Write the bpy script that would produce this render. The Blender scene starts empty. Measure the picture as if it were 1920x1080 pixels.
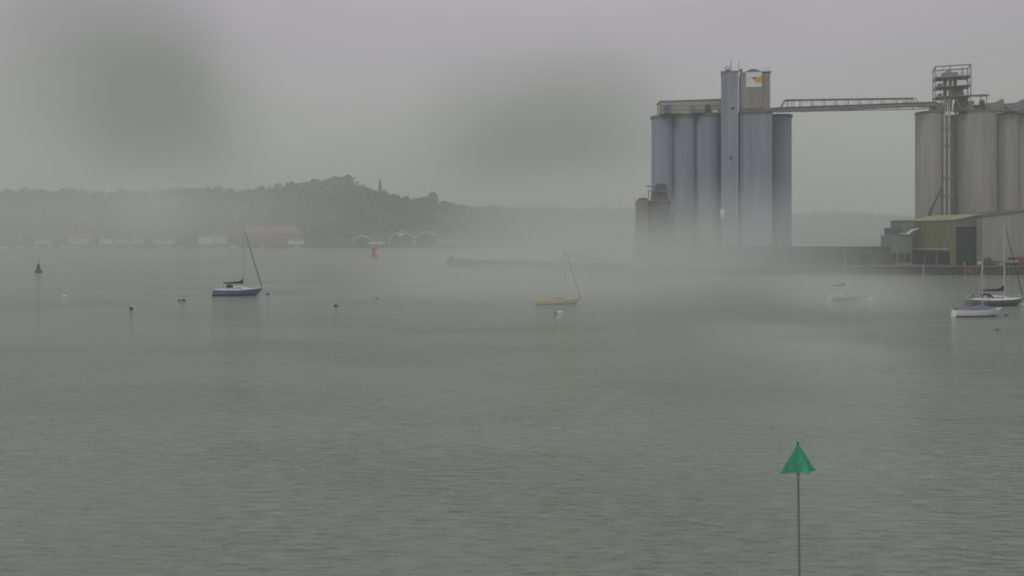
import bpy, bmesh, math, random
import numpy as np
from mathutils import Vector, Matrix

random.seed(7)
rng = np.random.default_rng(7)
SC = bpy.context.scene
COL = SC.collection
PI = math.pi
R = math.radians

# ------------------------------------------------------------------ camera, light, exposure
F, H = 1600.0, 11.0                 # focal length in photo pixels, eye height above the water
cam_d = bpy.data.cameras.new('camera')
cam = bpy.data.objects.new('camera', cam_d)
COL.objects.link(cam)
cam.location = (0, 0, H)
cam.rotation_euler = (R(90), 0, 0)
cam_d.sensor_width = 36
cam_d.lens = 36 * F / 1920
cam_d.shift_y = -90 / 1920
cam_d.clip_start = 0.5
cam_d.clip_end = 20000
SC.camera = cam

SUN_EL, SUN_AZ = 46, 226            # degrees; azimuth clockwise from the view direction (+y)
sun_d = bpy.data.lights.new('sun', 'SUN')
sun_d.energy = 0.6
sun_d.angle = R(25)
sun_d.color = (1.0, 0.97, 0.93)
sun = bpy.data.objects.new('sun', sun_d)
COL.objects.link(sun)
sdir = Vector((math.sin(R(SUN_AZ)) * math.cos(R(SUN_EL)), math.cos(R(SUN_AZ)) * math.cos(R(SUN_EL)), math.sin(R(SUN_EL))))
sun.rotation_euler = sdir.to_track_quat('Z', 'Y').to_euler()

SC.view_settings.view_transform = 'Standard'
SC.view_settings.look = 'None'
SC.view_settings.exposure = 0.0
SC.view_settings.gamma = 1.0
SC.view_settings.use_curve_mapping = False
SC.cycles.use_denoising = True
SC.cycles.max_bounces = 6
SC.cycles.volume_bounces = 2
SC.cycles.filter_width = 1.9
SC.cycles.volume_step_rate = 1.0
SC.cycles.volume_max_steps = 128

world = bpy.data.worlds.new('World')
SC.world = world
world.use_nodes = True
wt = world.node_tree
wt.nodes.clear()
def WN(t, **k):
    n = wt.nodes.new(t)
    for a, b in k.items():
        setattr(n, a, b)
    return n
wl = wt.links.new
def wmath(op, a, b=None, clamp=False):
    n = WN('ShaderNodeMath', operation=op, use_clamp=clamp)
    for i, v in enumerate((a, b)):
        if v is None:
            continue
        if isinstance(v, (int, float)):
            n.inputs[i].default_value = v
        else:
            wl(v, n.inputs[i])
    return n.outputs[0]
wout = WN('ShaderNodeOutputWorld')
wtc = WN('ShaderNodeTexCoord')
nsky = WN('ShaderNodeTexSky', sky_type='NISHITA', sun_disc=False)
nsky.sun_elevation = R(SUN_EL)
nsky.sun_rotation = R(SUN_AZ)
bg_sky = WN('ShaderNodeBackground')
bg_sky.inputs['Strength'].default_value = 0.06
wl(nsky.outputs[0], bg_sky.inputs['Color'])
sep = WN('ShaderNodeSeparateXYZ')
wl(wtc.outputs['Generated'], sep.inputs[0])
ramp = WN('ShaderNodeValToRGB')
wl(wmath('MAXIMUM', sep.outputs[2], 0.0), ramp.inputs[0])
cr = ramp.color_ramp
cr.elements[0].position = 0.0
cr.elements[0].color = (0.300, 0.322, 0.290, 1)
cr.elements[1].position = 1.0
cr.elements[1].color = (0.56, 0.545, 0.57, 1)
for p, c in ((0.10, (0.342, 0.356, 0.328)), (0.17, (0.412, 0.400, 0.408)), (0.28, (0.478, 0.438, 0.490))):
    e = cr.elements.new(p)
    e.color = (*c, 1)
# soft uneven overcast over the whole sky
cmap = WN('ShaderNodeMapping')
cmap.inputs['Scale'].default_value = (1.0, 1.0, 2.2)
wl(wtc.outputs['Generated'], cmap.inputs[0])
cn = WN('ShaderNodeTexNoise')
cn.inputs['Scale'].default_value = 2.6
cn.inputs['Detail'].default_value = 3.0
cn.inputs['Roughness'].default_value = 0.45
wl(cmap.outputs[0], cn.inputs['Vector'])
cmr = WN('ShaderNodeMapRange')
cmr.inputs['From Min'].default_value = 0.3
cmr.inputs['From Max'].default_value = 0.7
cmr.inputs['To Min'].default_value = 0.91
cmr.inputs['To Max'].default_value = 1.07
wl(cn.outputs[0], cmr.inputs[0])
dark = cmr.outputs[0]
# dark wet-lens smears put into the sky colour as clouds: direction, angular size, depth
wadd = WN('ShaderNodeVectorMath', operation='MULTIPLY_ADD')
nd = WN('ShaderNodeTexNoise')
nd.inputs['Scale'].default_value = 6.0
nd.inputs['Detail'].default_value = 4.0
wl(wtc.outputs['Generated'], nd.inputs['Vector'])
wl(nd.outputs['Color'], wadd.inputs[0])
wadd.inputs[1].default_value = (0.10, 0.10, 0.06)
wl(wtc.outputs['Generated'], wadd.inputs[2])
wnorm = WN('ShaderNodeVectorMath', operation='NORMALIZE')
wl(wadd.outputs[0], wnorm.inputs[0])
def sky_smear(px, py, rad, depth):
    global dark
    d = Vector(((px - 960) / F, 1, (450 - py) / F)).normalized()
    d = (d + Vector((0.05, 0.05, 0.03))).normalized()
    dp = WN('ShaderNodeVectorMath', operation='DISTANCE')
    wl(wnorm.outputs[0], dp.inputs[0])
    dp.inputs[1].default_value = d
    m = WN('ShaderNodeMapRange', interpolation_type='SMOOTHERSTEP')
    m.inputs['From Min'].default_value = 0.0
    m.inputs['From Max'].default_value = rad
    m.inputs['To Min'].default_value = 1 - depth
    m.inputs['To Max'].default_value = 1.0
    wl(dp.outputs['Value'], m.inputs[0])
    dark = wmath('MULTIPLY', dark, m.outputs[0])
for c in ((180, 105, 0.18, 0.19), (275, 190, 0.19, 0.37), (340, 255, 0.15, 0.27), (1040, 300, 0.20, 0.32), (960, 350, 0.17, 0.24), (1100, 230, 0.13, 0.08),
          (1150, 250, 0.10, 0.06), (2600, 120, 0.25, 0.22), (-700, 60, 0.22, 0.20)):
    sky_smear(*c)
cmul = WN('ShaderNodeVectorMath', operation='MULTIPLY')     # the painted lens smears are a little greener than the overcast
ccomb = WN('ShaderNodeCombineXYZ')
for i, e_ in enumerate((1.04, 0.94, 1.08)):
    wl(wmath('POWER', dark, e_), ccomb.inputs[i])
wl(ramp.outputs[0], cmul.inputs[0])
wl(ccomb.outputs[0], cmul.inputs[1])
bg_cl = WN('ShaderNodeBackground')
bg_cl.inputs['Strength'].default_value = 1.03
wl(cmul.outputs[0], bg_cl.inputs['Color'])
wmix = WN('ShaderNodeMixShader')
wmix.inputs[0].default_value = 0.95
wl(bg_sky.outputs[0], wmix.inputs[1])
wl(bg_cl.outputs[0], wmix.inputs[2])
wl(wmix.outputs[0], wout.inputs['Surface'])

# ------------------------------------------------------------------ helpers
def P(px, py, D):
    return Vector(((px - 960) / F * D, D, H - (py - 450) / F * D))
def X(px, D):
    return (px - 960) / F * D
def Z(py, D):
    return H - (py - 450) / F * D
def DW(py):                          # distance of a point of the water seen at row py
    return H * F / (py - 450)

MATS = {}
def mat(name, col, rough=0.7, var=0.0, scale=1.0, stretch=(1, 1, 1), metal=0.0, col2=None, bump=0.0, detail=4, spec=0.5):
    m = bpy.data.materials.new(name)
    m.use_nodes = True
    nt = m.node_tree
    b = nt.nodes['Principled BSDF']
    b.inputs['Roughness'].default_value = rough
    b.inputs['Metallic'].default_value = metal
    b.inputs['Specular IOR Level'].default_value = spec
    b.inputs['Base Color'].default_value = (*col, 1)
    if var > 0 or col2 or bump:
        tc = nt.nodes.new('ShaderNodeTexCoord')
        mp = nt.nodes.new('ShaderNodeMapping')
        mp.inputs['Scale'].default_value = stretch
        nz = nt.nodes.new('ShaderNodeTexNoise')
        nz.inputs['Scale'].default_value = scale
        nz.inputs['Detail'].default_value = detail
        nz.inputs['Roughness'].default_value = 0.6
        nt.links.new(tc.outputs['Object'], mp.inputs[0])
        nt.links.new(mp.outputs[0], nz.inputs['Vector'])
        if var > 0 or col2:
            rp = nt.nodes.new('ShaderNodeValToRGB')
            rp.color_ramp.elements[0].position = 0.3
            rp.color_ramp.elements[1].position = 0.7
            c2 = col2 or tuple(min(1, c * (1 + var)) for c in col)
            c1 = col if col2 else tuple(c * (1 - var) for c in col)
            rp.color_ramp.elements[0].color = (*c1, 1)
            rp.color_ramp.elements[1].color = (*c2, 1)
            nt.links.new(nz.outputs[0], rp.inputs[0])
            nt.links.new(rp.outputs[0], b.inputs['Base Color'])
        if bump:
            bp = nt.nodes.new('ShaderNodeBump')
            bp.inputs['Strength'].default_value = bump
            bp.inputs['Distance'].default_value = 0.1
            nt.links.new(nz.outputs[0], bp.inputs['Height'])
            nt.links.new(bp.outputs[0], b.inputs['Normal'])
    MATS[name] = m
    return m

class MB:
    """collects shapes for ONE mesh"""
    def __init__(self):
        self.v, self.f, self.m = [], [], []
    def add(self, vs, fs, mi=0):
        o = len(self.v)
        self.v += [tuple(v) for v in vs]
        self.f += [tuple(i + o for i in f) for f in fs]
        self.m += [mi] * len(fs)
        return self
    def box(self, c, s, rz=0.0, mi=0, taper=1.0):
        x, y, z = s[0] / 2, s[1] / 2, s[2] / 2
        ca, sa = math.cos(rz), math.sin(rz)
        vs = []
        for dz, t in ((-z, 1), (z, taper)):
            for dx, dy in ((-x, -y), (x, -y), (x, y), (-x, y)):
                dx, dy = dx * t, dy * t
                vs.append((c[0] + dx * ca - dy * sa, c[1] + dx * sa + dy * ca, c[2] + dz))
        return self.add(vs, [(3, 2, 1, 0), (4, 5, 6, 7), (0, 1, 5, 4), (1, 2, 6, 5), (2, 3, 7, 6), (3, 0, 4, 7)], mi)
    def tube(self, a, b, r, r2=None, n=6, mi=0, caps=True):
        a, b = Vector(a), Vector(b)
        r2 = r if r2 is None else r2
        d = (b - a).normalized()
        u = d.cross(Vector((0, 0, 1)) if abs(d.z) < 0.95 else Vector((1, 0, 0))).normalized()
        w = d.cross(u)
        vs = []
        for p, q in ((a, r), (b, r2)):
            for i in range(n):
                t = 2 * PI * i / n
                vs.append(p + u * (q * math.cos(t)) + w * (q * math.sin(t)))
        fs = [(i, n + i, n + (i + 1) % n, (i + 1) % n) for i in range(n)]
        if caps:
            fs += [tuple(range(n)), tuple(range(2 * n - 1, n - 1, -1))]
        return self.add(vs, fs, mi)
    def path(self, pts, r, n=6, mi=0):
        for a, b in zip(pts[:-1], pts[1:]):
            self.tube(a, b, r, n=n, mi=mi)
        return self
    def lathe(self, prof, c=(0, 0, 0), n=16, mi=0):
        vs, fs = [], []
        for r, z in prof:
            for i in range(n):
                t = 2 * PI * i / n
                vs.append((c[0] + r * math.cos(t), c[1] + r * math.sin(t), c[2] + z))
        for k in range(len(prof) - 1):
            for i in range(n):
                j = (i + 1) % n
                fs.append((k * n + i, k * n + j, (k + 1) * n + j, (k + 1) * n + i))
        fs += [tuple(range(n - 1, -1, -1)), tuple(range((len(prof) - 1) * n, len(prof) * n))]
        return self.add(vs, fs, mi)
    def prism(self, poly, off, mi=0):
        """polygon (3-D points) pushed along off"""
        n = len(poly)
        off = Vector(off)
        vs = [Vector(p) for p in poly] + [Vector(p) + off for p in poly]
        fs = [tuple(range(n - 1, -1, -1)), tuple(range(n, 2 * n))] + [(i, (i + 1) % n, n + (i + 1) % n, n + i) for i in range(n)]
        return self.add(vs, fs, mi)
    def build(self, name, mats, parent=None, smooth=False, fix=True):
        me = bpy.data.meshes.new(name)
        me.from_pydata(self.v, [], self.f)
        if not isinstance(mats, (list, tuple)):
            mats = [mats]
        for mm in mats:
            me.materials.append(mm)
        if any(self.m):
            me.polygons.foreach_set('material_index', self.m)
        if fix:
            bm = bmesh.new()
            bm.from_mesh(me)
            bmesh.ops.recalc_face_normals(bm, faces=bm.faces)
            bm.to_mesh(me)
            bm.free()
        if smooth:
            me.polygons.foreach_set('use_smooth', [True] * len(me.polygons))
            me.set_sharp_from_angle(angle=R(40))
        me.update()
        o = bpy.data.objects.new(name, me)
        COL.objects.link(o)
        if parent is not None:
            o.parent = parent
        return o

def tag(o, label=None, cat=None, group=None, kind=None):
    if label: o['label'] = label
    if cat: o['category'] = cat
    if group: o['group'] = group
    if kind: o['kind'] = kind
    return o
def thing(name, label, cat, loc=(0, 0, 0), rz=0.0, group=None):
    o = bpy.data.objects.new(name, None)
    COL.objects.link(o)
    o.location = loc
    o.rotation_euler = (0, 0, rz)
    o.empty_display_size = 0.5
    return tag(o, label, cat, group)
def dup(root, loc, rz=None, label=None, scale=None):
    r = root.copy()
    COL.objects.link(r)
    r.location = loc
    if rz is not None: r.rotation_euler = (0, 0, rz)
    if scale is not None: r.scale = scale if isinstance(scale, tuple) else (scale,) * 3
    if label: r['label'] = label
    for ch in list(root.children):
        c = ch.copy()
        COL.objects.link(c)
        c.parent = r
        for g in list(ch.children):
            d = g.copy()
            COL.objects.link(d)
            d.parent = c
    return r
def spin(objs, px, py, ang):
    """turn finished parts (vertices in their parent's space) about a vertical line through (px, py)"""
    m = Matrix.Translation((px, py, 0)) @ Matrix.Rotation(ang, 4, 'Z') @ Matrix.Translation((-px, -py, 0))
    for o in objs:
        o.data.transform(m)
def interp(x, tab):
    return float(np.interp(x, [t[0] for t in tab], [t[1] for t in tab]))

# ------------------------------------------------------------------ materials
concrete_blue = mat('concrete_blue_grey', (0.27, 0.305, 0.365), 0.85, 0.20, 0.45, (1, 1, 0.06), bump=0.15)
concrete_warm = mat('concrete_warm', (0.335, 0.325, 0.295), 0.9, 0.22, 0.5, (1, 1, 0.15), bump=0.15)
concrete_pale = mat('concrete_pale', (0.335, 0.33, 0.305), 0.85, 0.20, 0.45, (1, 1, 0.06), bump=0.15)
concrete_dark = mat('concrete_dark', (0.16, 0.16, 0.155), 0.9, 0.25, 0.6)
brown_clad = mat('brown_cladding', (0.30, 0.245, 0.22), 0.7, 0.18, 0.6, (1, 1, 0.1))
cream_clad = mat('cream_cladding', (0.40, 0.405, 0.34), 0.7, 0.10, 0.8, (1, 1, 0.2))
olive_wall = mat('olive_cladding', (0.175, 0.18, 0.095), 0.7, 0.18, 0.7, (1, 1, 0.12))
olive_roof = mat('olive_roof', (0.34, 0.335, 0.18), 0.65, 0.15, 0.5)
grey_clad = mat('grey_cladding', (0.31, 0.30, 0.30), 0.6, 0.08, 0.4, (1, 1, 0.1))
roof_dark = mat('roof_dark', (0.09, 0.09, 0.09), 0.8, 0.2, 0.5)
door_dark = mat('door_dark', (0.018, 0.022, 0.026), 0.6)
steel = mat('steel_grey', (0.225, 0.22, 0.23), 0.55, 0.2, 1.0)
steel_dark = mat('steel_dark', (0.07, 0.07, 0.075), 0.6, 0.25, 1.0)
steel_pale = mat('steel_pale', (0.42, 0.43, 0.43), 0.45, 0.1, 1.0)
blue_steel = mat('blue_steel', (0.14, 0.17, 0.30), 0.6, 0.15, 1.0)
white_panel = mat('white_panel', (0.80, 0.80, 0.78), 0.5, 0.04, 2.0)
orange_print = mat('orange_print', (0.72, 0.36, 0.05), 0.5)
yellow_print = mat('yellow_print', (0.72, 0.55, 0.18), 0.5)
dark_print = mat('dark_print', (0.05, 0.055, 0.055), 0.5)
grey_print = mat('grey_print', (0.40, 0.42, 0.44), 0.5)
white_paint = mat('white_paint', (0.78, 0.78, 0.76), 0.45, 0.04, 1.5)
cream_wall = mat('cream_render', (0.62, 0.60, 0.56), 0.8, 0.08, 0.6)
pink_wall = mat('pale_pink_render', (0.62, 0.52, 0.50), 0.8, 0.08, 0.6)
brick_wall = mat('brick_wall', (0.17, 0.105, 0.085), 0.85, 0.2, 1.5)
red_roof = mat('red_tiles', (0.27, 0.105, 0.085), 0.8, 0.25, 0.6)
slate_roof = mat('slate_roof', (0.12, 0.125, 0.13), 0.7, 0.2, 0.6)
timber_dark = mat('dark_timber', (0.065, 0.06, 0.05), 0.85, 0.3, 1.2)
glass_dark = mat('dark_glass', (0.03, 0.035, 0.04), 0.12)
hull_blue = mat('blue_gelcoat', (0.125, 0.172, 0.30), 0.3, 0.06, 0.8)
hull_white = mat('white_gelcoat', (0.74, 0.74, 0.71), 0.3, 0.05, 0.8)
hull_yellow = mat('yellow_gelcoat', (0.68, 0.56, 0.10), 0.35, 0.06, 0.8)
hull_green = mat('pale_green_gelcoat', (0.46, 0.60, 0.54), 0.35, 0.06, 0.8)
hull_dark = mat('charcoal_gelcoat', (0.12, 0.125, 0.15), 0.3, 0.08, 0.8)
antifoul = mat('dark_antifouling', (0.03, 0.032, 0.04), 0.7)
deck_white = mat('deck_white', (0.80, 0.80, 0.77), 0.6, 0.08, 1.5)
deck_teak = mat('deck_teak', (0.34, 0.27, 0.19), 0.75, 0.15, 2.0)
alloy = mat('spar_alloy', (0.50, 0.51, 0.50), 0.5)
alloy_white = mat('spar_white', (0.66, 0.66, 0.65), 0.5)
canvas_black = mat('black_canvas', (0.022, 0.026, 0.024), 0.9)
canvas_blue = mat('blue_canvas', (0.15, 0.16, 0.26), 0.9, 0.12, 2.0)
furled = mat('furled_sail_cover', (0.05, 0.055, 0.052), 0.85)
buoy_black = mat('black_rubber', (0.02, 0.02, 0.02), 0.6)
buoy_red = mat('buoy_red', (0.52, 0.045, 0.07), 0.5, 0.12, 1.5)
buoy_green = mat('buoy_green', (0.055, 0.15, 0.075), 0.5, 0.15, 1.5)
mark_green = mat('topmark_green', (0.085, 0.43, 0.285), 0.6, 0.22, 5.0)
pole_grey = mat('galvanised_pole', (0.20, 0.205, 0.19), 0.5, 0.2, 4.0, (1, 1, 0.3))
rust = mat('rust_orange', (0.20, 0.10, 0.075), 0.8, 0.25, 2.0)
plant_yellow = mat('machine_yellow', (0.46, 0.31, 0.15), 0.5, 0.1, 2.0)
plant_red = mat('machine_red', (0.15, 0.05, 0.055), 0.6, 0.15, 2.0)
tyre = mat('tyre_rubber', (0.02, 0.02, 0.02), 0.8)
leaf_mat = mat('foliage', (0.030, 0.043, 0.028), 0.9, col2=(0.062, 0.080, 0.048), scale=0.06, detail=3, spec=0.2)
leaf_dark = mat('conifer_foliage', (0.022, 0.032, 0.024), 0.9, col2=(0.04, 0.055, 0.036), scale=0.2, detail=3, spec=0.2)
bark = mat('bark', (0.05, 0.042, 0.034), 0.9, 0.2, 2.0)
land_mat = mat('grass_and_scrub', (0.042, 0.05, 0.03), 0.95, col2=(0.08, 0.088, 0.052), scale=0.02, spec=0.2)
stone_mat = mat('shore_stone', (0.10, 0.097, 0.085), 0.9, 0.3, 0.15)
apron_mat = mat('quay_concrete', (0.22, 0.215, 0.20), 0.9, 0.15, 0.15)

# ------------------------------------------------------------------ water
def water_material():
    m = bpy.data.materials.new('estuary_water')
    m.use_nodes = True
    nt = m.node_tree
    L = nt.links.new
    b = nt.nodes['Principled BSDF']
    b.inputs['IOR'].default_value = 1.33
    b.inputs['Roughness'].default_value = 0.13
    tc = nt.nodes.new('ShaderNodeTexCoord')
    def noise(scale, sx, sy, detail, rot=0.0):
        mp = nt.nodes.new('ShaderNodeMapping')
        mp.inputs['Scale'].default_value = (sx, sy, 1)
        mp.inputs['Rotation'].default_value = (0, 0, rot)
        n = nt.nodes.new('ShaderNodeTexNoise')
        n.inputs['Scale'].default_value = scale
        n.inputs['Detail'].default_value = detail
        n.inputs['Roughness'].default_value = 0.55
        L(tc.outputs['Object'], mp.inputs[0])
        L(mp.outputs[0], n.inputs['Vector'])
        return n.outputs[0]
    def mth(op, a, c, clamp=False):
        n = nt.nodes.new('ShaderNodeMath')
        n.operation = op
        n.use_clamp = clamp
        for i, v in enumerate((a, c)):
            if isinstance(v, (int, float)):
                n.inputs[i].default_value = v
            else:
                L(v, n.inputs[i])
        return n.outputs[0]
    ripple = noise(1.0, 0.85, 2.9, 3.0, R(5))
    chop = noise(0.35, 0.6, 1.5, 2.0, R(-9))
    swell = noise(0.07, 0.5, 1.6, 2.0, R(4))
    patch = noise(0.045, 0.6, 1.0, 4.0)
    mr = nt.nodes.new('ShaderNodeMapRange')
    mr.interpolation_type = 'SMOOTHSTEP'
    mr.inputs['From Min'].default_value = 0.42
    mr.inputs['From Max'].default_value = 0.62
    mr.inputs['To Min'].default_value = 0.50
    mr.inputs['To Max'].default_value = 1.15
    L(patch, mr.inputs[0])
    sharp = mth('POWER', ripple, 3.6)
    h = mth('MULTIPLY', mth('ADD', mth('MULTIPLY', sharp, 1.15), mth('MULTIPLY', chop, 0.55)), mr.outputs[0])
    h = mth('ADD', h, mth('MULTIPLY', swell, 0.5))
    bp = nt.nodes.new('ShaderNodeBump')
    bp.inputs['Strength'].default_value = 1.0
    bp.inputs['Distance'].default_value = 0.55
    L(h, bp.inputs['Height'])
    L(bp.outputs[0], b.inputs['Normal'])
    rp = nt.nodes.new('ShaderNodeValToRGB')
    rp.color_ramp.elements[0].position = 0.35
    rp.color_ramp.elements[1].position = 0.65
    rp.color_ramp.elements[0].color = (0.222, 0.272, 0.214, 1)
    rp.color_ramp.elements[1].color = (0.247, 0.298, 0.238, 1)
    L(noise(0.012, 0.6, 1.0, 4.0), rp.inputs[0])
    L(rp.outputs[0], b.inputs['Base Color'])
    return m
wm = MB()
wm.add([(-4500, -800, 0), (4500, -800, 0), (4500, 7500, 0), (-4500, 7500, 0)], [(0, 1, 2, 3)])
tag(wm.build('water', water_material()), kind='structure')

# ------------------------------------------------------------------ far hills
S1 = [(-700, 372), (-300, 362), (0, 356), (100, 357), (200, 359), (300, 357), (400, 353), (480, 351), (520, 346), (560, 342),
      (600, 338), (640, 334), (662, 338), (680, 350), (700, 358), (760, 378), (900, 388), (1200, 392), (1560, 398), (1700, 402), (2600, 398)]
S2 = [(-700, 428), (-200, 426), (300, 428), (470, 420), (520, 400), (560, 388), (600, 380), (660, 368), (690, 360), (720, 364), (740, 371), (770, 374),
      (800, 371), (840, 379), (880, 390), (1000, 398), (1200, 402), (1700, 410), (2600, 412)]
SHORE = 1172.0
TREE = 13.0
def ground(px, D):
    h1 = max(6.0, Z(interp(px, S1), 1560) - TREE)
    h2 = max(5.0, Z(interp(px, S2), 1330) - TREE)
    w = math.sin(px * 0.021) * 1.2 + math.sin(px * 0.0077 + D * 0.02) * 1.5
    tab = [(SHORE - 1, -0.8), (SHORE + 2, 4.0), (1225, 4.6), (1262, 4.6 + 0.35 * (h2 - 4.6)), (1330, h2), (1410, max(h2 * 0.93, h2 + 0.35 * (h1 - h2) if h1 > h2 else h1)), (1560, h1), (1900, h1 * 0.9), (2600, h1 * 0.6)]
    z = interp(D, tab)
    return z + (w if D > 1260 else 0.0)
cols = np.arange(-720, 2660, 20)
rows = [SHORE - 1, SHORE + 2, 1200, 1225, 1245, 1262, 1285, 1310, 1330, 1360, 1410, 1460, 1510, 1560, 1650, 1900, 2600]
hm = MB()
vs = [(X(c, D), D, ground(c, D)) for D in rows for c in cols]
nc = len(cols)
fs = [(r * nc + c, r * nc + c + 1, (r + 1) * nc + c + 1, (r + 1) * nc + c) for r in range(len(rows) - 1) for c in range(nc - 1)]
hm.add(vs, fs)
tag(hm.build('hills', land_mat, smooth=True), kind='structure')

# foliage: many small leaf-clump faces spread through crowns
def leaf_cloud(cx, cy, cz, rx, rz, n, size, conical=False):
    """arrays of crowns -> verts, faces of n clump quads in each"""
    k = len(cx)
    d = rng.normal(size=(k, n, 3))
    d /= np.linalg.norm(d, axis=2, keepdims=True)
    rad = rng.uniform(0.35, 1.0, (k, n, 1)) ** 0.6
    lump = 1 + 0.28 * np.sin(d[..., 0:1] * 4 + rng.uniform(0, 6, (k, 1, 1))) * np.cos(d[..., 2:3] * 3 + rng.uniform(0, 6, (k, 1, 1)))
    p = d * rad * lump
    if conical:
        t = rng.uniform(0, 1, (k, n, 1)) ** 1.5
        a = rng.uniform(0, 2 * PI, (k, n, 1))
        rr = (1 - t) * rng.uniform(0.3, 1.0, (k, n, 1)) * (0.8 + 0.2 * np.sin(t * 40))
        p = np.concatenate([rr * np.cos(a), rr * np.sin(a), 2 * t - 1], axis=2)
    c = np.stack([cx, cy, cz], axis=1)[:, None, :]
    s = np.stack([rx, rx, rz], axis=1)[:, None, :]
    q = (c + p * s).reshape(-1, 3)
    m = len(q)
    u = rng.normal(size=(m, 3)); u /= np.linalg.norm(u, axis=1, keepdims=True)
    w = np.cross(u, rng.normal(size=(m, 3))); w /= np.linalg.norm(w, axis=1, keepdims=True)
    sz = size * rng.uniform(0.6, 1.3, (m, 1))
    if not np.isscalar(size): sz = np.repeat(size, n)[:, None] * rng.uniform(0.6, 1.3, (m, 1))
    v = np.stack([q - u * sz - w * sz * 0.6, q + u * sz - w * sz, q + u * sz * 0.7 + w * sz, q - u * sz + w * sz * 0.8], axis=1).reshape(-1, 3)
    return v
def quads_obj(name, v, m, parent=None):
    n = len(v) // 4
    me = bpy.data.meshes.new(name)
    me.vertices.add(len(v))
    me.vertices.foreach_set('co', v.astype(np.float32).ravel())
    me.loops.add(4 * n)
    me.loops.foreach_set('vertex_index', np.arange(4 * n, dtype=np.int32))
    me.polygons.add(n)
    me.polygons.foreach_set('loop_start', np.arange(0, 4 * n, 4, dtype=np.int32))
    me.materials.append(m)
    me.update(calc_edges=True)
    o = bpy.data.objects.new(name, me)
    COL.objects.link(o)
    if parent is not None: o.parent = parent
    return o

tx, ty, tz, tr = [], [], [], []
def plant(px, D, r):
    tx.append(X(px, D)); ty.append(D); tz.append(ground(px, D)); tr.append(r)
for i in range(2600):                                    # slopes
    px = rng.uniform(-150, 1250) if i % 4 else rng.uniform(1250, 2150)
    D = rng.choice([rng.uniform(1250, 1345), rng.uniform(1345, 1570)], p=[0.55, 0.45])
    plant(px, D, rng.uniform(4.0, 8.0))
for px in np.arange(-150, 2150, 6.5):                    # ridge lines and the belt behind the houses
    plant(px + rng.uniform(-3, 3), 1560 + rng.uniform(-12, 6), rng.uniform(4.5, 8.5))
    plant(px + rng.uniform(-3, 3), 1330 + rng.uniform(-10, 5), rng.uniform(4.0, 8.0))
    plant(px + rng.uniform(-3, 3), rng.uniform(1236, 1256), rng.uniform(3.0, 5.0))
tx, ty, tz, tr = map(np.array, (tx, ty, tz, tr))
hgt = tr * rng.uniform(0.75, 1.25, len(tr))
wood = quads_obj('woodland', leaf_cloud(tx, ty, tz + hgt * 0.9, tr, hgt, 42, tr * 0.26), leaf_mat)
tag(wood, kind='stuff')

def broadleaf(px, ptop, D, w_px, label, group='trees standing out on the skyline'):
    z0 = ground(px, D)
    zt = Z(ptop, D)
    h = max(8.0, zt - z0)
    r = w_px / F * D / 2
    t = thing('broadleaf_tree', label, 'tree', (X(px, D), D, z0), 0, group)
    b = MB()
    b.tube((0, 0, -0.5), (0.3, 0, h * 0.45), 0.55, 0.35, 8)
    for k in range(6):
        a = k * 1.05 + 0.3
        b.tube((0.2, 0, h * (0.28 + 0.03 * k)), (math.cos(a) * r * 0.6, math.sin(a) * r * 0.6, h * (0.55 + 0.05 * k)), 0.22, 0.06, 5)
    b.build('trunk', bark, t)
    k = 11
    a = rng.uniform(0, 2 * PI, k)
    rr = rng.uniform(0.1, 0.62, k) * r
    zz = rng.uniform(0.42, 0.88, k) * h
    zz[0], rr[0] = h - 0.24 * r, 0
    cr = rng.uniform(0.3, 0.5, k) * r
    cr[0] = 0.38 * r
    quads_obj('crown', leaf_cloud(rr * np.cos(a), rr * np.sin(a), zz, cr, cr * 0.85, 110, 0.13 * r), leaf_mat, t)
    return t
def conifer(px, ptop, D, w_px, label, group='trees standing out on the skyline'):
    z0 = ground(px, D)
    h = max(8.0, Z(ptop, D) - z0)
    r = w_px / F * D / 2
    t = thing('conifer_tree', label, 'tree', (X(px, D), D, z0), 0, group)
    MB().tube((0, 0, -0.5), (0, 0, h * 0.97), 0.5, 0.06, 8).build('trunk', bark, t)
    o = np.zeros(1)
    quads_obj('crown', leaf_cloud(o, o, o + h * 0.54, o + r, o + h * 0.46, 1100, r * 0.17, conical=True), leaf_dark, t)
    return t
conifer(713, 337, 1330, 15, 'tall pointed dark conifer standing alone above the hazy hill skyline')
broadleaf(652, 329, 1560, 26, 'round-topped tree on the highest point of the hazy hill')
broadleaf(812, 362, 1330, 34, 'broad dome-shaped tree at the right end of the wooded skyline')
broadleaf(630, 333, 1560, 24, 'lower tree just left of the round-topped summit tree')
broadleaf(760, 372, 1330, 30, 'wide tree between the pointed conifer and the dome-shaped tree')
broadleaf(690, 355, 1330, 22, 'rounded tree close to the left foot of the pointed conifer')
broadleaf(738, 366, 1330, 24, 'rounded tree close to the right foot of the pointed conifer')
broadleaf(590, 337, 1560, 24, 'skyline tree far left of the hill summit, above the red roof end')
broadleaf(545, 343, 1560, 22, 'pale hazy skyline tree above the long red roof')
broadleaf(490, 349, 1560, 20, 'faint skyline tree above the left part of the long red roof')
broadleaf(835, 378, 1330, 22, 'small skyline tree fading into lens-blur right of the dome-shaped tree')

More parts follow.
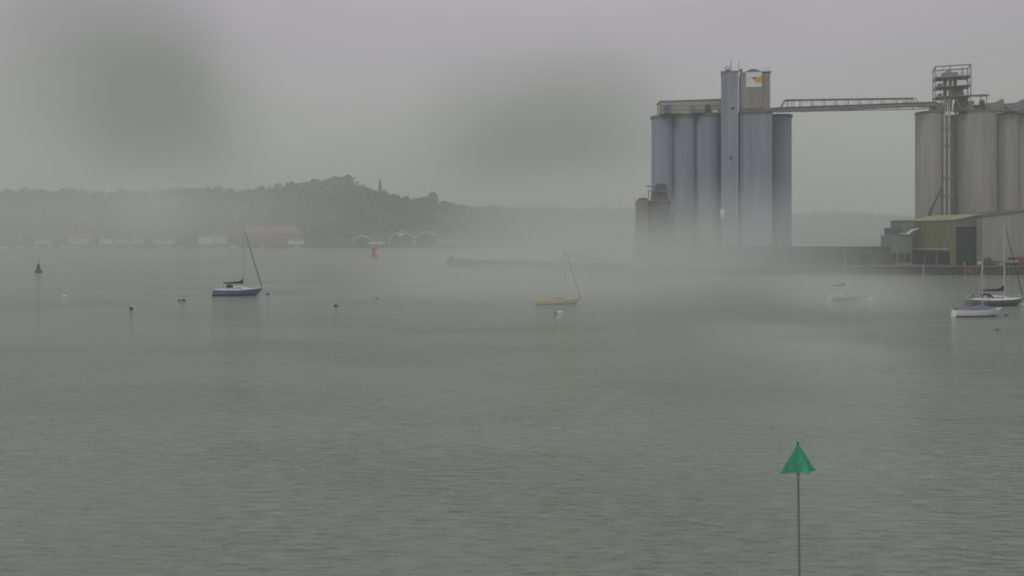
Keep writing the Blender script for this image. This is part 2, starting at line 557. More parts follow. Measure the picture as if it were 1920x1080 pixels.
# ------------------------------------------------------------------ quay, jetty, apron
QZ = 2.7
QD = 268.0
ql = X(1188, QD)
qm = MB()
qm.box(((ql + 420) / 2, (QD + 640) / 2, QZ - 1.9), (420 - ql, 640 - QD, 3.8))
tag(qm.build('quay', apron_mat), kind='structure')
wall = MB().box(((ql + 420) / 2, QD - 0.16, QZ - 1.95), (420 - ql, 0.3, 3.7)).build('quay_shade_wall', timber_dark)  # dark face stands for the shade under the open-piled quay
tag(wall, kind='structure')
MB().box(((ql + 420) / 2, QD + 0.2, QZ + 0.13), (420 - ql + 0.4, 0.9, 0.25)).build('coping', apron_mat, wall)
fp = None
for px in list(range(1200, 1960, 42)):
    b = fp.copy() if fp else MB().box((0, 0, 0), (0.42, 0.34, 3.6)).build('fender_post', timber_dark, wall)
    if fp: COL.objects.link(b)
    else: fp = b
    b.location = (X(px, QD), QD - 0.5, 1.15)
    b.parent = wall
for px in (1729, 1806, 1839, 1881):
    MB().tube((X(px, QD), QD - 0.8, -1.5), (X(px, QD), QD - 0.8, 4.1 if px == 1806 else 3.2), 0.16, n=8).build('mooring_pile', steel_pale, wall)

jet = thing('jetty', 'long low dark timber jetty reaching left from the quay into lens-blur', 'jetty', (0, 0, 0))
ja, jb = Vector((X(838, 352), 352, 0)), Vector((X(1192, 276), 276, 0))
jd = (jb - ja).normalized()
jn = Vector((-jd.y, jd.x, 0))
jl = (jb - ja).length
ang = math.atan2(jd.y, jd.x)
mid = (ja + jb) / 2 + jn * 2.2
MB().box((mid.x, mid.y, 3.05), (jl, 4.4, 0.5), ang).build('deck', concrete_dark, jet)
MB().box((mid.x - jn.x * 2.35, mid.y - jn.y * 2.35, 2.2), (jl, 0.28, 1.1), ang).build('fascia_board', timber_dark, jet)
MB().box((mid.x - jn.x * 2.3, mid.y - jn.y * 2.3, 0.75), (jl, 0.2, 0.4), ang).build('lower_waling', timber_dark, jet)
pm = None
npile = int(jl / 2.3)
for i in range(npile):
    for side in (-1, 1):
        p = ja + jd * (1 + i * 2.3) + jn * (2.2 + side * 2.0)
        b = pm.copy() if pm else MB().tube((0, 0, -1.5), (0, 0, 2.8), 0.3, n=8).build('pile', timber_dark, jet)
        if pm: COL.objects.link(b)
        else: pm = b
        b.parent = jet
        b.location = (p.x, p.y, 0)
p = ja + jd * 1.5 + jn * 1.0
MB().box((p.x, p.y, 3.75), (1.6, 1.6, 0.9), ang).build('end_locker', timber_dark, jet)
for i in range(0, 9):
    p = ja + jd * (3 + i * 9.5) + jn * 0.4
    MB().tube((p.x, p.y, 3.3), (p.x, p.y, 3.75), 0.18, 0.22, 8).build('bollard', steel_dark, jet)

# ------------------------------------------------------------------ left grain silo block
sb = thing('grain_silo', 'tall blue grey grain silo block with stair tower and white sign', 'silo', (X(1380, 302), 302, QZ))
O = sb.location.copy()
def L_(px, py, D):
    return P(px, py, D) - O
ZT = 55.4
cells = [(1243.0, 307.0, 42.5), (1284.5, 305.0, 43.5), (1329.0, 303.0, 48), (1372, 303.0, 46), (1416, 304.5, 48), (1461.5, 304.5, 43.5)]
back = [(1264, 314, 44), (1306, 312, 44), (1350, 311, 44), (1395, 311, 50), (1440, 312, 44)]
for i, (px, D, w) in enumerate(cells + back):
    r = w / F * D / 2
    b = MB()
    zt = ZT - QZ - 0.9 + 0.004 * i
    b.lathe([(r, 0), (r, zt * 0.5), (r, zt)], (X(px, D) - O.x, D - O.y, 0), 40)
    b.build('silo_cell', concrete_blue, sb, smooth=True)
cap = MB()
for i, (px, D, w) in enumerate(cells + back):
    r = w / F * D / 2 + 0.38
    z = ZT - QZ - 0.9 + 0.012 * i
    cap.lathe([(r, z), (r, z + 0.9)], (X(px, D) - O.x, D - O.y, 0), 40)
cap.build('roof_slab', concrete_dark, sb)
# stair tower, full height
DS = 291.5
tx0, tx1 = X(1352.5, DS) - O.x, X(1383.5, DS) - O.x
tw, td = tx1 - tx0, 7.0
ztw = Z(136, DS) - QZ
MB().box(((tx0 + tx1) / 2, DS + td / 2 - O.y, ztw / 2), (tw, td, ztw)).build('stair_tower', concrete_blue, sb)
MB().box(((tx0 + tx1) / 2, DS + td / 2 - O.y, ztw + 0.2), (tw + 0.3, td + 0.3, 0.4)).build('tower_parapet', concrete_dark, sb)
for k, z in enumerate((36.2,)):
    MB().box(((tx0 + tx1) / 2 + 0.3, DS - 0.02 - O.y, z), (0.7, 0.1, 1.3)).build('stair_window', glass_dark, sb)
MB().box((X(1373, DS) - O.x, DS - 0.05 - O.y, Z(204, DS) - QZ), (1.1, 0.12, 0.9)).build('tower_window', glass_dark, sb)
# headhouse with the sign, on a flat-faced workhouse block that runs down to the ground
DH = 293.5
hx0, hx1, hx2 = X(1383.7, DH) - O.x, X(1424, DH) - O.x, X(1438, DH) - O.x
zh0, zh1 = ZT - QZ + 0.14, Z(137, DH) - QZ
MB().box(((hx0 + hx1) / 2, DH + 5 - O.y, (zh0 + zh1) / 2), (hx1 - hx0, 10, zh1 - zh0)).build('headhouse', concrete_warm, sb)
MB().box(((hx1 + hx2) / 2 + 0.01, DH + 5.6 - O.y, (zh0 + zh1 - 0.4) / 2), (hx2 - hx1, 10, zh1 - zh0 - 0.4)).build('headhouse_side_bay', brown_clad, sb)
MB().box(((hx1 + hx2) / 2 + 0.1, DH + 5.4 - O.y, zh1 + 0.1), (hx2 - hx1 + 0.6, 10.6, 0.35)).build('side_bay_roof', white_paint, sb)
rf = MB()
prof = []
for k in range(9):
    u = k / 8
    prof.append((hx0 + 1.5 + u * (hx1 - hx0 - 1.5), DH + 0.8 - O.y, zh1 + 0.02 + 1.1 * math.sin(PI * u)))
rf.prism(prof, (0, 8, 0)).build('curved_roof', concrete_dark, sb)
bw = X(1441.5, DH) - O.x
MB().box(((hx0 + bw) / 2, DH + 5.2 - O.y, (ZT - QZ - 0.95) / 2), (bw - hx0, 10, ZT - QZ - 0.95)).build('workhouse', concrete_blue, sb)
MB().box(((hx0 + bw) / 2 + 0.1, DH + 5.0 - O.y, ZT - QZ - 0.42), (bw - hx0 + 0.7, 10.8, 1.0)).build('workhouse_cornice', concrete_dark, sb)
# faint vertical construction ribs on the headhouse
for k in range(6):
    x = hx0 + 0.7 + k * (hx1 - hx0 - 1.2) / 5
    MB().box((x, DH - 0.06 - O.y, zh0 + 2.9), (0.22, 0.16, 5.6)).build('headhouse_rib', concrete_warm, sb)
MB().box(((hx0 + hx1) / 2, DH - 0.08 - O.y, zh0 + 0.25), (hx1 - hx0, 0.3, 0.5)).build('headhouse_plinth', concrete_dark, sb)
# sign
sg = thing('sign_board', 'white square sign with an orange leaf shaped logo on the tower headhouse', 'sign', (0, 0, 0))
DG = DH - 0.14
sx0, sx1, sz0, sz1 = X(1395, DG), X(1423, DG), Z(165.5, DG), Z(138, DG)
MB().box(((sx0 + sx1) / 2, DG, (sz0 + sz1) / 2), (sx1 - sx0, 0.14, sz1 - sz0)).build('panel', white_panel, sg)
def flat(name, pts, m, dy, par):
    poly = [(X(a, DG), DG - dy, Z(b, DG)) for a, b in pts]
    MB().prism(poly, (0, 0.03, 0)).build(name, m, par)
flat('logo_leaf', [(1405.5, 149.4), (1409, 147.7), (1415, 146.8), (1422.7, 145.4), (1422.7, 157.6), (1419, 157.4), (1414, 155.2), (1409.5, 152.6)], orange_print, 0.10, sg)
flat('logo_underside', [(1407.4, 152.6), (1409.5, 152.9), (1414, 155.5), (1419, 157.7), (1422.6, 158.0), (1422.6, 159.4), (1416, 159.2), (1410.6, 157.4)], yellow_print, 0.11, sg)
flat('logo_tip', [(1403.8, 149.2), (1407, 147.7), (1414.6, 147.3), (1413, 148.9), (1408, 150.1)], dark_print, 0.14, sg)
flat('logo_mark', [(1399.6, 148.3), (1401.2, 147.2), (1402.6, 148.2), (1401.2, 149.8), (1402.4, 152.0), (1400.6, 151.2)], grey_print, 0.12, sg)
# roof gallery
DGa = 300.5
gx0, gx1 = X(1238, DGa) - O.x, X(1353, DGa) - O.x
zg0 = ZT - QZ + 0.14
zgl, zgr = Z(191, DGa) - QZ, Z(187, DGa) - QZ
ga = MB()
ga.prism([(gx0, DGa - O.y, zg0), (gx1, DGa - O.y, zg0), (gx1, DGa - O.y, zgr), (gx0, DGa - O.y, zgl)], (0, 7, 0)).build('roof_gallery', cream_clad, sb)
ge = MB()
ge.prism([(gx0 - 0.2, DGa - 0.2 - O.y, zgl + 0.02), (gx1, DGa - 0.2 - O.y, zgr + 0.02), (gx1, DGa - 0.2 - O.y, zgr + 0.3), (gx0 - 0.2, DGa - 0.2 - O.y, zgl + 0.3)], (0, 7.4, 0)).build('gallery_roof', roof_dark, sb)
for k in range(1, 3):
    z = zg0 + k * 1.4
    MB().box(((gx0 + gx1) / 2, DGa - 0.05 - O.y, z), (gx1 - gx0, 0.08, 0.12)).build('gallery_sheeting_rail', concrete_dark, sb)
DU = 299.2
def unit(name, px0, px1, py0, py1, m, dep=1.6):
    a, c = L_(px0, py1, DU), L_(px1, py0, DU)
    a.z = max(a.z, zg0)
    MB().box(((a.x + c.x) / 2, DU - O.y, (zg0 + c.z) / 2), (c.x - a.x, dep, c.z - zg0)).build(name, m, sb)
unit('roof_cabin', 1247, 1257, 198, 213, blue_steel)
unit('dust_filter', 1297, 1302, 198.5, 213, blue_steel)
unit('roof_unit', 1303, 1321, 205, 213, steel)
unit('cyclone_stack', 1323, 1331, 196.5, 213, steel_dark)
unit('white_vent', 1335, 1344, 207, 213, white_paint)
rl = MB()
zr = Z(198.5, DU) - QZ
rl.tube((X(1232, DU) - O.x, DU - 1.2 - O.y, zr), (X(1258, DU) - O.x, DU - 1.2 - O.y, zr), 0.09)
for px in (1238, 1245):
    rl.tube((X(px, DU) - O.x, DU - 1.2 - O.y, zg0), (X(px, DU) - O.x, DU - 1.2 - O.y, zr), 0.07)
rl.build('roof_handrail', steel_dark, sb)
rl = MB()
for px in np.linspace(1386, 1480, 14):
    rl.tube((X(px, 297.5) - O.x, 297.5 - O.y, zg0), (X(px, 297.5) - O.x, 297.5 - O.y, zg0 + 1.1), 0.05)
rl.tube((X(1440, 297.5) - O.x, 297.5 - O.y, zg0 + 1.1), (X(1480, 297.5) - O.x, 297.5 - O.y, zg0 + 1.1), 0.06)
rl.build('roof_edge_rail', steel_dark, sb)
# tower-top gear: rail cage, aerials, drum
tp = MB()
za, zb = ztw + 0.4, Z(124, DS) - QZ
xa, xb = X(1359.5, DS) - O.x, X(1370, DS) - O.x
ya = DS + 1.0 - O.y
for x in (xa, xb):
    for y in (ya, ya + 2):
        tp.tube((x, y, za), (x, y, zb), 0.11)
for z in (za + 0.7, zb):
    for y in (ya, ya + 2):
        tp.tube((xa, y, z), (xb, y, z), 0.09)
tp.box(((xa + xb) / 2, ya + 1, za + 0.5), (1.2, 1.2, 1.0))
tp.build('lift_motor_cage', steel, sb)
MB().tube((xb, ya, zb - 0.5), (xb, ya, Z(109, DS) - QZ), 0.12, 0.06).build('aerial', steel_dark, sb)
MB().tube((X(1384.5, DS) - O.x, ya + 0.3, za - 0.2), (X(1384.5, DS) - O.x, ya + 0.3, Z(113, DS) - QZ), 0.11, 0.06).build('aerial', steel_dark, sb)
MB().lathe([(0.4, 0), (0.5, 0.2), (0.5, 0.8), (0.2, 1.0)], (X(1388.5, DS) - O.x, ya + 0.4, zh1 + 0.02), 10).build('warning_lamp', rust, sb)
rl = MB()
zz = zh1 + 0.28
for k in range(5):
    x = hx1 + 0.2 + k * (hx2 - hx1 - 0.2) / 4
    rl.tube((x, DH + 0.9 - O.y, zz), (x, DH + 0.9 - O.y, zz + 0.9), 0.05)
rl.tube((hx1 + 0.2, DH + 0.9 - O.y, zz + 0.9), (hx2, DH + 0.9 - O.y, zz + 0.9), 0.06).build('top_handrail', steel_pale, sb)
kids = [c for c in sb.children if c.name.split('.')[0] in ('stair_tower', 'tower_parapet', 'stair_window', 'tower_window', 'headhouse', 'headhouse_side_bay',
        'side_bay_roof', 'curved_roof', 'headhouse_rib', 'headhouse_plinth', 'workhouse', 'workhouse_cornice', 'lift_motor_cage', 'aerial', 'warning_lamp', 'top_handrail')]
spin(kids, tx0, DS - O.y, R(-13))
spin(list(sg.children), tx0 + O.x, DS, R(-13))
# low openings and small white hopper spout near the foot
for px in (1284, 1329):
    D = 298.6
    MB().box((X(px, D) - O.x, 300.3 - O.y, 8.5), (6.2, 2.2, 0.7)).build('discharge_canopy', concrete_dark, sb)
MB().lathe([(0.35, 0), (0.9, 1.6), (0.9, 3.2), (0.3, 3.6)], (X(1355.5, 290) - O.x, 290.4 - O.y, Z(412, 290) - QZ), 12).build('white_spout', white_paint, sb)

# ------------------------------------------------------------------ ship loader by the left silos
lt = thing('grain_intake_tower', 'dark stepped steel intake tower at the left foot of the silos', 'tower', (X(1236, 289), 289, QZ))
O2 = lt.location.copy()
def lbox(name, px0, px1, py0, py1, D, dep, m, taper=1.0):
    a, c = P(px0, py1, D) - O2, P(px1, py0, D) - O2
    z0 = max(a.z, 0.0)
    return MB().box(((a.x + c.x) / 2, D + dep / 2 - O2.y, (z0 + c.z) / 2), (c.x - a.x, dep, c.z - z0), taper=taper).build(name, m, lt)
lbox('lower_casing', 1220, 1255, 392, 500, 289, 6, steel_dark)
lbox('hopper', 1216, 1259, 375, 391.8, 288.8, 6, steel_dark, 0.82)
lbox('upper_casing', 1224, 1253, 356, 374.8, 289.6, 5, steel_dark, 0.9)
MB().prism([P(1255, 362, 288.6) - O2, P(1262, 368, 288.6) - O2, P(1266, 398, 288.6) - O2, P(1258, 398, 288.6) - O2], (0, 1.6, 0)).build('side_chute', steel, lt)
lbox('head_cowl', 1230, 1252, 344, 355.8, 290, 4, steel_dark, 0.75)
lbox('side_annex', 1196, 1216.8, 375, 500, 290, 6, steel)
lbox('annex_hood', 1200, 1214, 371, 374.8, 290.5, 4, steel_dark)
bb = MB()
for k, py in enumerate((358, 376, 398)):
    a, c = P(1214, py, 288.8) - O2, P(1262, py, 288.8) - O2
    bb.box(((a.x + c.x) / 2, a.y, a.z), (c.x - a.x, 0.9, 0.25))
bb.build('walkway', steel, lt)
bb = MB()
a, c = P(1217, 500, 288.7) - O2, P(1217, 357, 288.7) - O2
for px in (1216, 1257):
    bb.tube(P(px, 510, 288.7) - O2, P(px, 357, 288.7) - O2, 0.16)
for k in range(6):
    y0, y1 = 500 - k * 24, 476 - k * 24
    bb.tube(P(1216 if k % 2 else 1257, y0, 288.7) - O2, P(1257 if k % 2 else 1216, y1, 288.7) - O2, 0.1)
bb.build('bracing', steel_dark, lt)
bb = MB()
bb.tube(P(1256, 392, 288.5) - O2, P(1306, 394, 290.6) - O2, 0.5, n=8)
bb.build('transfer_chute', blue_steel, lt)
MB().tube(P(1212, 348, 288.6) - O2, P(1231, 352, 288.8) - O2, 0.2, n=6).build('jib', steel_dark, lt)

# ------------------------------------------------------------------ right grain silo block
rb = thing('grain_silo', 'warm grey grain silo block with steel frame tower, cut by right edge', 'silo', (X(1850, 310), 310, QZ))
O3 = rb.location.copy()
ZR = 56.9
rcells = [(1741.5, 307.0, 47), (1783, 317.0, 46), (1832, 307.0, 64.5), (1884.5, 311.0, 47), (1930, 310, 52), (1985, 309, 60)]
rback = [(1765, 324, 50), (1812, 322, 52), (1860, 322, 52), (1910, 322, 52)]
for i, (px, D, w) in enumerate(rcells + rback):
    r = w / F * D / 2
    zt = ZR - QZ - 0.8 + 0.004 * i
    MB().lathe([(r, 0), (r, zt * 0.5), (r, zt)], (X(px, D) - O3.x, D - O3.y, 0), 40).build('silo_cell', concrete_pale, rb, smooth=True)
cap = MB()
for i, (px, D, w) in enumerate(rcells + rback):
    r = w / F * D / 2 + 0.15
    z = ZR - QZ - 0.8 + 0.012 * i
    cap.lathe([(r, z), (r, z + 0.8)], (X(px, D) - O3.x, D - O3.y, 0), 40)
cap.build('roof_slab', concrete_dark, rb)
zr0 = ZR - QZ + 0.14
# recess with vertical pipes, ladder and brackets
DP = 303.5
for px, w, m in ((1771, 0.42, steel_pale), (1779.5, 0.42, steel_pale), (1764.5, 0.22, steel), (1792, 0.3, steel_dark)):
    MB().tube((X(px, DP) - O3.x, DP - O3.y, 0), (X(px, DP) - O3.x, DP - O3.y, Z(183, DP) - QZ), w, n=10).build('elevator_leg', m, rb, smooth=True)
for py in (240, 272, 333, 366):
    MB().box((X(1778, DP) - O3.x, DP + 0.6 - O3.y, Z(py, DP) - QZ), (4.2, 2.4, 0.35)).build('pipe_bracket', steel, rb)
bb = MB()
bb.tube(P(1742, 400, 302) - O3, P(1766, 352, 303) - O3, 0.3, n=8)
bb.tube(P(1742, 400, 302) - O3, P(1742, 440, 302) - O3, 0.3, n=8)
bb.build('spout_pipe', steel_dark, rb)
# roof clutter
def rbox(name, px0, px1, py0, py1, D, dep, m, taper=1.0):
    a, c = P(px0, py1, D) - O3, P(px1, py0, D) - O3
    z0 = max(a.z, zr0)
    return MB().box(((a.x + c.x) / 2, D + dep / 2 - O3.y, (z0 + c.z) / 2), (c.x - a.x, dep, c.z - z0), taper=taper).build(name, m, rb)
rbox('conveyor_house', 1800, 1828, 189, 207, 303, 5, steel, 0.92)
rbox('roof_duct', 1828, 1850, 196, 207, 303.5, 3, steel_dark, 0.8)
rbox('roof_duct', 1851, 1925, 202, 209, 304.5, 3, steel)
bb = MB()
zt = Z(178.5, 302.5)
bb.box((X(1836, 302.5) - O3.x, 303.5 - O3.y, zt - QZ), (X(1855, 302.5) - X(1817, 302.5), 2.2, 0.35))
for px in (1840, 1851):
    bb.tube((X(px, 302.5) - O3.x, 302.9 - O3.y, zr0), (X(px, 302.5) - O3.x, 302.9 - O3.y, zt - QZ), 0.14)
bb.box((X(1845, 302.5) - O3.x, 303.2 - O3.y, zt - QZ + 0.25), (2.2, 1.8, 0.3))
bb.build('roof_platform', steel, rb)
MB().lathe([(0.3, 0), (0.8, 0.6), (0.95, 1.8), (0.4, 2.4)], (X(1842.5, 302.5) - O3.x, 303 - O3.y, Z(199, 302.5) - QZ), 10).build('cyclone', steel_dark, rb)
for px in (1864, 1904):
    a = P(px, 200, 304) - O3
    w = 3.6
    MB().prism([(a.x - w, a.y, zr0 + 1.6), (a.x - w, a.y, zr0 + 2.6), (a.x + 0.8, a.y, zr0 + 3.0), (a.x + w - 0.2, a.y, zr0 + 4.4), (a.x + w, a.y, zr0 + 1.3), (a.x + 1.5, a.y, zr0 - 0.1), (a.x - 1, a.y, zr0 - 0.1)], (0, 2.4, 0)).build('conveyor_head', steel, rb)
MB().prism([P(1797, 182, 302) - O3, P(1812, 182, 302) - O3, P(1816, 198, 302) - O3, P(1808, 203, 302) - O3], (0, 1.8, 0)).build('diverter_chute', steel_dark, rb)
rl = MB()
for px in np.linspace(1722, 1754, 6):
    rl.tube((X(px, 303) - O3.x, 303 - O3.y, zr0), (X(px, 303) - O3.x, 303 - O3.y, zr0 + 1.1), 0.05)
rl.tube((X(1722, 303) - O3.x, 303 - O3.y, zr0 + 1.1), (X(1754, 303) - O3.x, 303 - O3.y, zr0 + 1.1), 0.05)
rl.build('roof_edge_rail', steel, rb)
# steel frame tower
DF = 301.5
fx0, fx1 = X(1757, DF) - O3.x, X(1816.5, DF) - O3.x
fy0, fy1 = DF - O3.y, DF + 8 - O3.y
fz0, fzt = zr0, Z(122, DF) - QZ
for i, (x, y) in enumerate(((fx0, fy0), (fx1, fy0), (fx0, fy1), (fx1, fy1))):
    MB().box((x, y, (fz0 + fzt) / 2), (0.32, 0.32, fzt - fz0)).build('tower_column', steel, rb)
for py in (123, 143, 161, 180):
    z = Z(py, DF) - QZ
    b = MB()
    t = 0.42 if py in (123, 143) else 0.3
    b.box(((fx0 + fx1) / 2, fy0, z), (fx1 - fx0 - 0.34, 0.26, t))
    b.box(((fx0 + fx1) / 2, fy1, z), (fx1 - fx0 - 0.34, 0.26, t))
    b.box((fx0, (fy0 + fy1) / 2, z), (0.26, fy1 - fy0 - 0.34, t))
    b.box((fx1, (fy0 + fy1) / 2, z), (0.26, fy1 - fy0 - 0.34, t))
    b.build('tower_beam', steel, rb)
    if py > 130:
        b = MB()
        b.box(((fx0 + fx1) / 2, (fy0 + fy1) / 2, z), (fx1 - fx0 - 0.6, fy1 - fy0 - 0.6, 0.12))
        b.build('tower_floor', steel_dark, rb)
        b = MB()
        b.tube((fx0 + 0.2, fy0 + 0.15, z + 1.05), (fx1 - 0.2, fy0 + 0.15, z + 1.05), 0.05)
        for k in range(8):
            x = fx0 + 0.4 + k * (fx1 - fx0 - 0.8) / 7
            b.tube((x, fy0 + 0.15, z + 0.2), (x, fy0 + 0.15, z + 1.05), 0.045)
        b.build('tower_handrail', steel, rb)
def tbox(name, px0, px1, py0, py1, dy, dep, m, taper=1.0):
    a, c = P(px0, py1, DF) - O3, P(px1, py0, DF) - O3
    MB().box(((a.x + c.x) / 2, a.y + dy + dep / 2, (a.z + c.z) / 2), (c.x - a.x, dep, c.z - a.z), taper=taper).build(name, m, rb)
tbox('elevator_head', 1767, 1799, 133, 142.5, 2.0, 3.5, steel, 0.8)
tbox('elevator_head', 1776, 1786, 126, 133, 2.5, 2.5, steel, 0.7)
tbox('elevator_casing', 1772, 1778, 143.5, 207, 2.0, 1.6, steel_dark)
tbox('elevator_casing', 1781, 1787, 143.5, 207, 2.2, 1.6, steel)
tbox('elevator_casing', 1789.5, 1795, 143.5, 180, 2.4, 1.6, steel_dark)
tbox('screen_box', 1786.5, 1808, 164, 179, 3.9, 3.0, steel, 0.85)
tbox('motor_box', 1763, 1771, 153, 160.5, 2.5, 2.0, steel)
tbox('motor_box', 1763, 1770, 172, 179.5, 2.5, 2.0, steel)
tbox('plant_room', 1757.5, 1771, 191.5, 207, 1.0, 5, concrete_dark)
b = MB()
for (a0, b0, a1, b1) in ((1758, 142, 1772, 125), (1758, 160, 1770, 146), (1816, 160, 1802, 146), (1758, 179, 1770, 164), (1800, 128, 1800, 142)):
    b.tube(P(a0, b0, DF + 0.3) - O3, P(a1, b1, DF + 0.3) - O3, 0.1)
b.tube(P(1776, 123, DF + 3) - O3, P(1776, 143, DF + 3) - O3, 0.2)
b.tube(P(1797, 126, DF + 3) - O3, P(1797, 143, DF + 3) - O3, 0.16)
b.build('tower_brace', steel, rb)
kids = [c for c in rb.children if c.name.split('.')[0] in ('tower_column', 'tower_beam', 'tower_floor', 'tower_handrail', 'elevator_head', 'elevator_casing', 'screen_box', 'motor_box', 'tower_brace')]
spin(kids, (fx0 + fx1) / 2, fy0, R(-21))
b = MB()
b.tube(P(1786, 182, DF + 1) - O3, P(1762, 206, DF + 1) - O3, 0.28, n=8)
b.tube(P(1791, 181, DF + 1) - O3, P(1803, 204, DF + 1) - O3, 0.28, n=8)
b.build('grain_chute', steel, rb)

# ------------------------------------------------------------------ conveyor bridge between the silos
cb = thing('conveyor_bridge', 'long thin conveyor bridge with truss walkway linking the two silo blocks', 'bridge', P(1600, 200, 290))
O4 = cb.location.copy()
def BD(px): return float(np.interp(px, [1436, 1757], [294.5, 302.0]))
def bp_(px, py, dy=0.0):
    v = P(px, py, BD(px)) - O4
    v.y += dy
    return v
top = [(1438, 205.0), (1452, 202.4), (1545, 198.8), (1620, 196.4), (1700, 193.2), (1757, 191.2)]
bot = [(1438, 209.6), (1452, 209.2), (1545, 207.2), (1620, 203.6), (1700, 200.2), (1757, 198.4)]
g = MB()
pts = [bp_(*p) for p in top] + [bp_(*p) for p in reversed(bot)]
for i in range(len(top) - 1):
    q = [bp_(*top[i]), bp_(*top[i + 1]), bp_(*bot[i + 1]), bp_(*bot[i])]
    g.prism(q, (0, 2.2, 0))
g.build('conveyor_casing', steel, cb)
g = MB()
for i in range(len(top) - 1):
    a, c = bp_(*top[i]), bp_(*top[i + 1])
    g.tube((a.x, a.y - 0.15, a.z), (c.x, c.y - 0.15, c.z), 0.16)
g.build('upper_flange', steel_dark, cb)
def ty_(px): return float(np.interp(px, [1473, 1716], [187.2, 183.8]))
def by_(px): return float(np.interp(px, [p[0] for p in top], [p[1] for p in top]))
for dy in (0.05, 2.1):
    g = MB()
    g.tube(bp_(1473, ty_(1473), dy), bp_(1716, ty_(1716), dy), 0.17)
    g.tube(bp_(1466, by_(1466), dy), bp_(1473, ty_(1473), dy), 0.14)
    g.tube(bp_(1721, by_(1721), dy), bp_(1716, ty_(1716), dy), 0.14)
    g.build('top_chord', steel_dark, cb)
posts = [1478, 1488, 1503, 1525, 1547, 1569, 1591, 1613, 1635, 1657, 1682, 1700, 1708]
for px in posts:
    g = MB()
    g.tube(bp_(px, by_(px), 0.05), bp_(px, ty_(px), 0.05), 0.12)
    g.tube(bp_(px, by_(px), 2.1), bp_(px, ty_(px), 2.1), 0.09)
    g.tube(bp_(px, ty_(px), 0.05), bp_(px, ty_(px), 2.1), 0.08)
    g.build('truss_post', steel_dark, cb)
for a, c in zip(posts[2:-2], posts[3:-1]):
    g = MB()
    if (a // 22) % 2:
        g.tube(bp_(a, by_(a), 0.05), bp_(c, ty_(c), 0.05), 0.05)
    else:
        g.tube(bp_(a, ty_(a), 0.05), bp_(c, by_(c), 0.05), 0.05)
    g.build('truss_brace', steel, cb)
g = MB()
low = [(1500, 209.3), (1550, 207.8), (1590, 207.2), (1640, 206.4), (1690, 205.4), (1717, 204.8), (1740, 202.6)]
for a, c in zip(low[:-1], low[1:]):
    g.tube(bp_(*a), bp_(*c), 0.16)
for px in (1549, 1593, 1638, 1684, 1712):
    g.tube(bp_(px, float(np.interp(px, [p[0] for p in bot], [p[1] for p in bot]))), bp_(px, float(np.interp(px, [p[0] for p in low], [p[1] for p in low]))), 0.14)
g.build('hanging_service_pipe', steel_dark, cb)

# ------------------------------------------------------------------ olive shed, grey warehouse, low transit shed
def gable_building(name, label, cat, B, g, a, wid, length, eave, rise, wall_m, roof_m, gable_m=None):
    """B front corner on the ground, g unit vector along the gable end, a unit vector along the ridge"""
    t = thing(name, label, cat, (B.x, B.y, QZ))
    g, a = Vector((*g, 0)), Vector((*a, 0))
    zv = Vector((0, 0, 1))
    gable = [Vector((0, 0, 0)), g * wid, g * wid + zv * eave, g * wid / 2 + zv * (eave + rise), zv * eave]
    MB().prism(gable, a * length).build('walls', wall_m, t)
    ov = 0.35
    s = rise / (wid / 2)
    for sgn in (0, 1):
        e = (g * -ov + zv * (eave - ov * s)) if sgn == 0 else (g * (wid + ov) + zv * (eave - ov * s))
        r0 = g * wid / 2 + zv * (eave + rise)
        up = zv * 0.06
        q = [e + up - a * ov, r0 + up - a * ov, r0 + up * 5 - a * ov, e + up * 5 - a * ov]
        MB().prism(q, a * (length + 2 * ov)).build('roof_slope', roof_m, t)
    return t, g, a
th = R(15)
Bp = Vector((X(1790, 272), 272, 0))
ol, g, a = gable_building('olive_shed', 'olive green clad quayside shed with pale roof and big dark doorway', 'shed', Bp,
                          (math.cos(th), math.sin(th)), (-math.sin(th), math.cos(th)), 19.8, 20.9, 14.6, 1.85, olive_wall, olive_roof)
def on_gable(u0, u1, z0, z1, out, dep):
    m = g * ((u0 + u1) / 2) - a * out
    return (m.x, m.y, (z0 + z1) / 2), (u1 - u0, dep, z1 - z0), th
c_, s_, r_ = on_gable(0.3, 9.6, 0.02, 12.6, 0.05, 0.2)
MB().box(c_, s_, r_).build('doorway', door_dark, ol)
c_, s_, r_ = on_gable(0.0, 10.1, 12.65, 13.1, 0.14, 0.3)
MB().box(c_, s_, r_).build('door_lintel', steel, ol)
for u in (0.12, 9.85):
    c_, s_, r_ = on_gable(u - 0.12, u + 0.14, 0.0, 12.6, 0.12, 0.28)
    MB().box(c_, s_, r_).build('door_jamb', olive_wall, ol)
def on_side(v0, v1, z0, z1, out, dep):
    m = a * ((v0 + v1) / 2) - g * out
    return (m.x, m.y, (z0 + z1) / 2), (dep, v1 - v0, z1 - z0), th
c_, s_, r_ = on_side(2.0, 19.8, 5.1, 5.55, 0.9, 1.8)
MB().box(c_, s_, r_).build('side_canopy', steel_pale, ol)
for v0, v1 in ((2.0, 7.2), (8.2, 12.6), (13.6, 19.0)):
    c_, s_, r_ = on_side(v0, v1, 0.3, 4.2, 0.04, 0.14)
    MB().box(c_, s_, r_).build('side_opening', door_dark, ol)
for v in np.linspace(1.0, 20.0, 9):
    c_, s_, r_ = on_side(v - 0.1, v + 0.1, 5.7, 14.2, 0.04, 0.12)
    MB().box(c_, s_, r_).build('cladding_rib', olive_wall, ol)

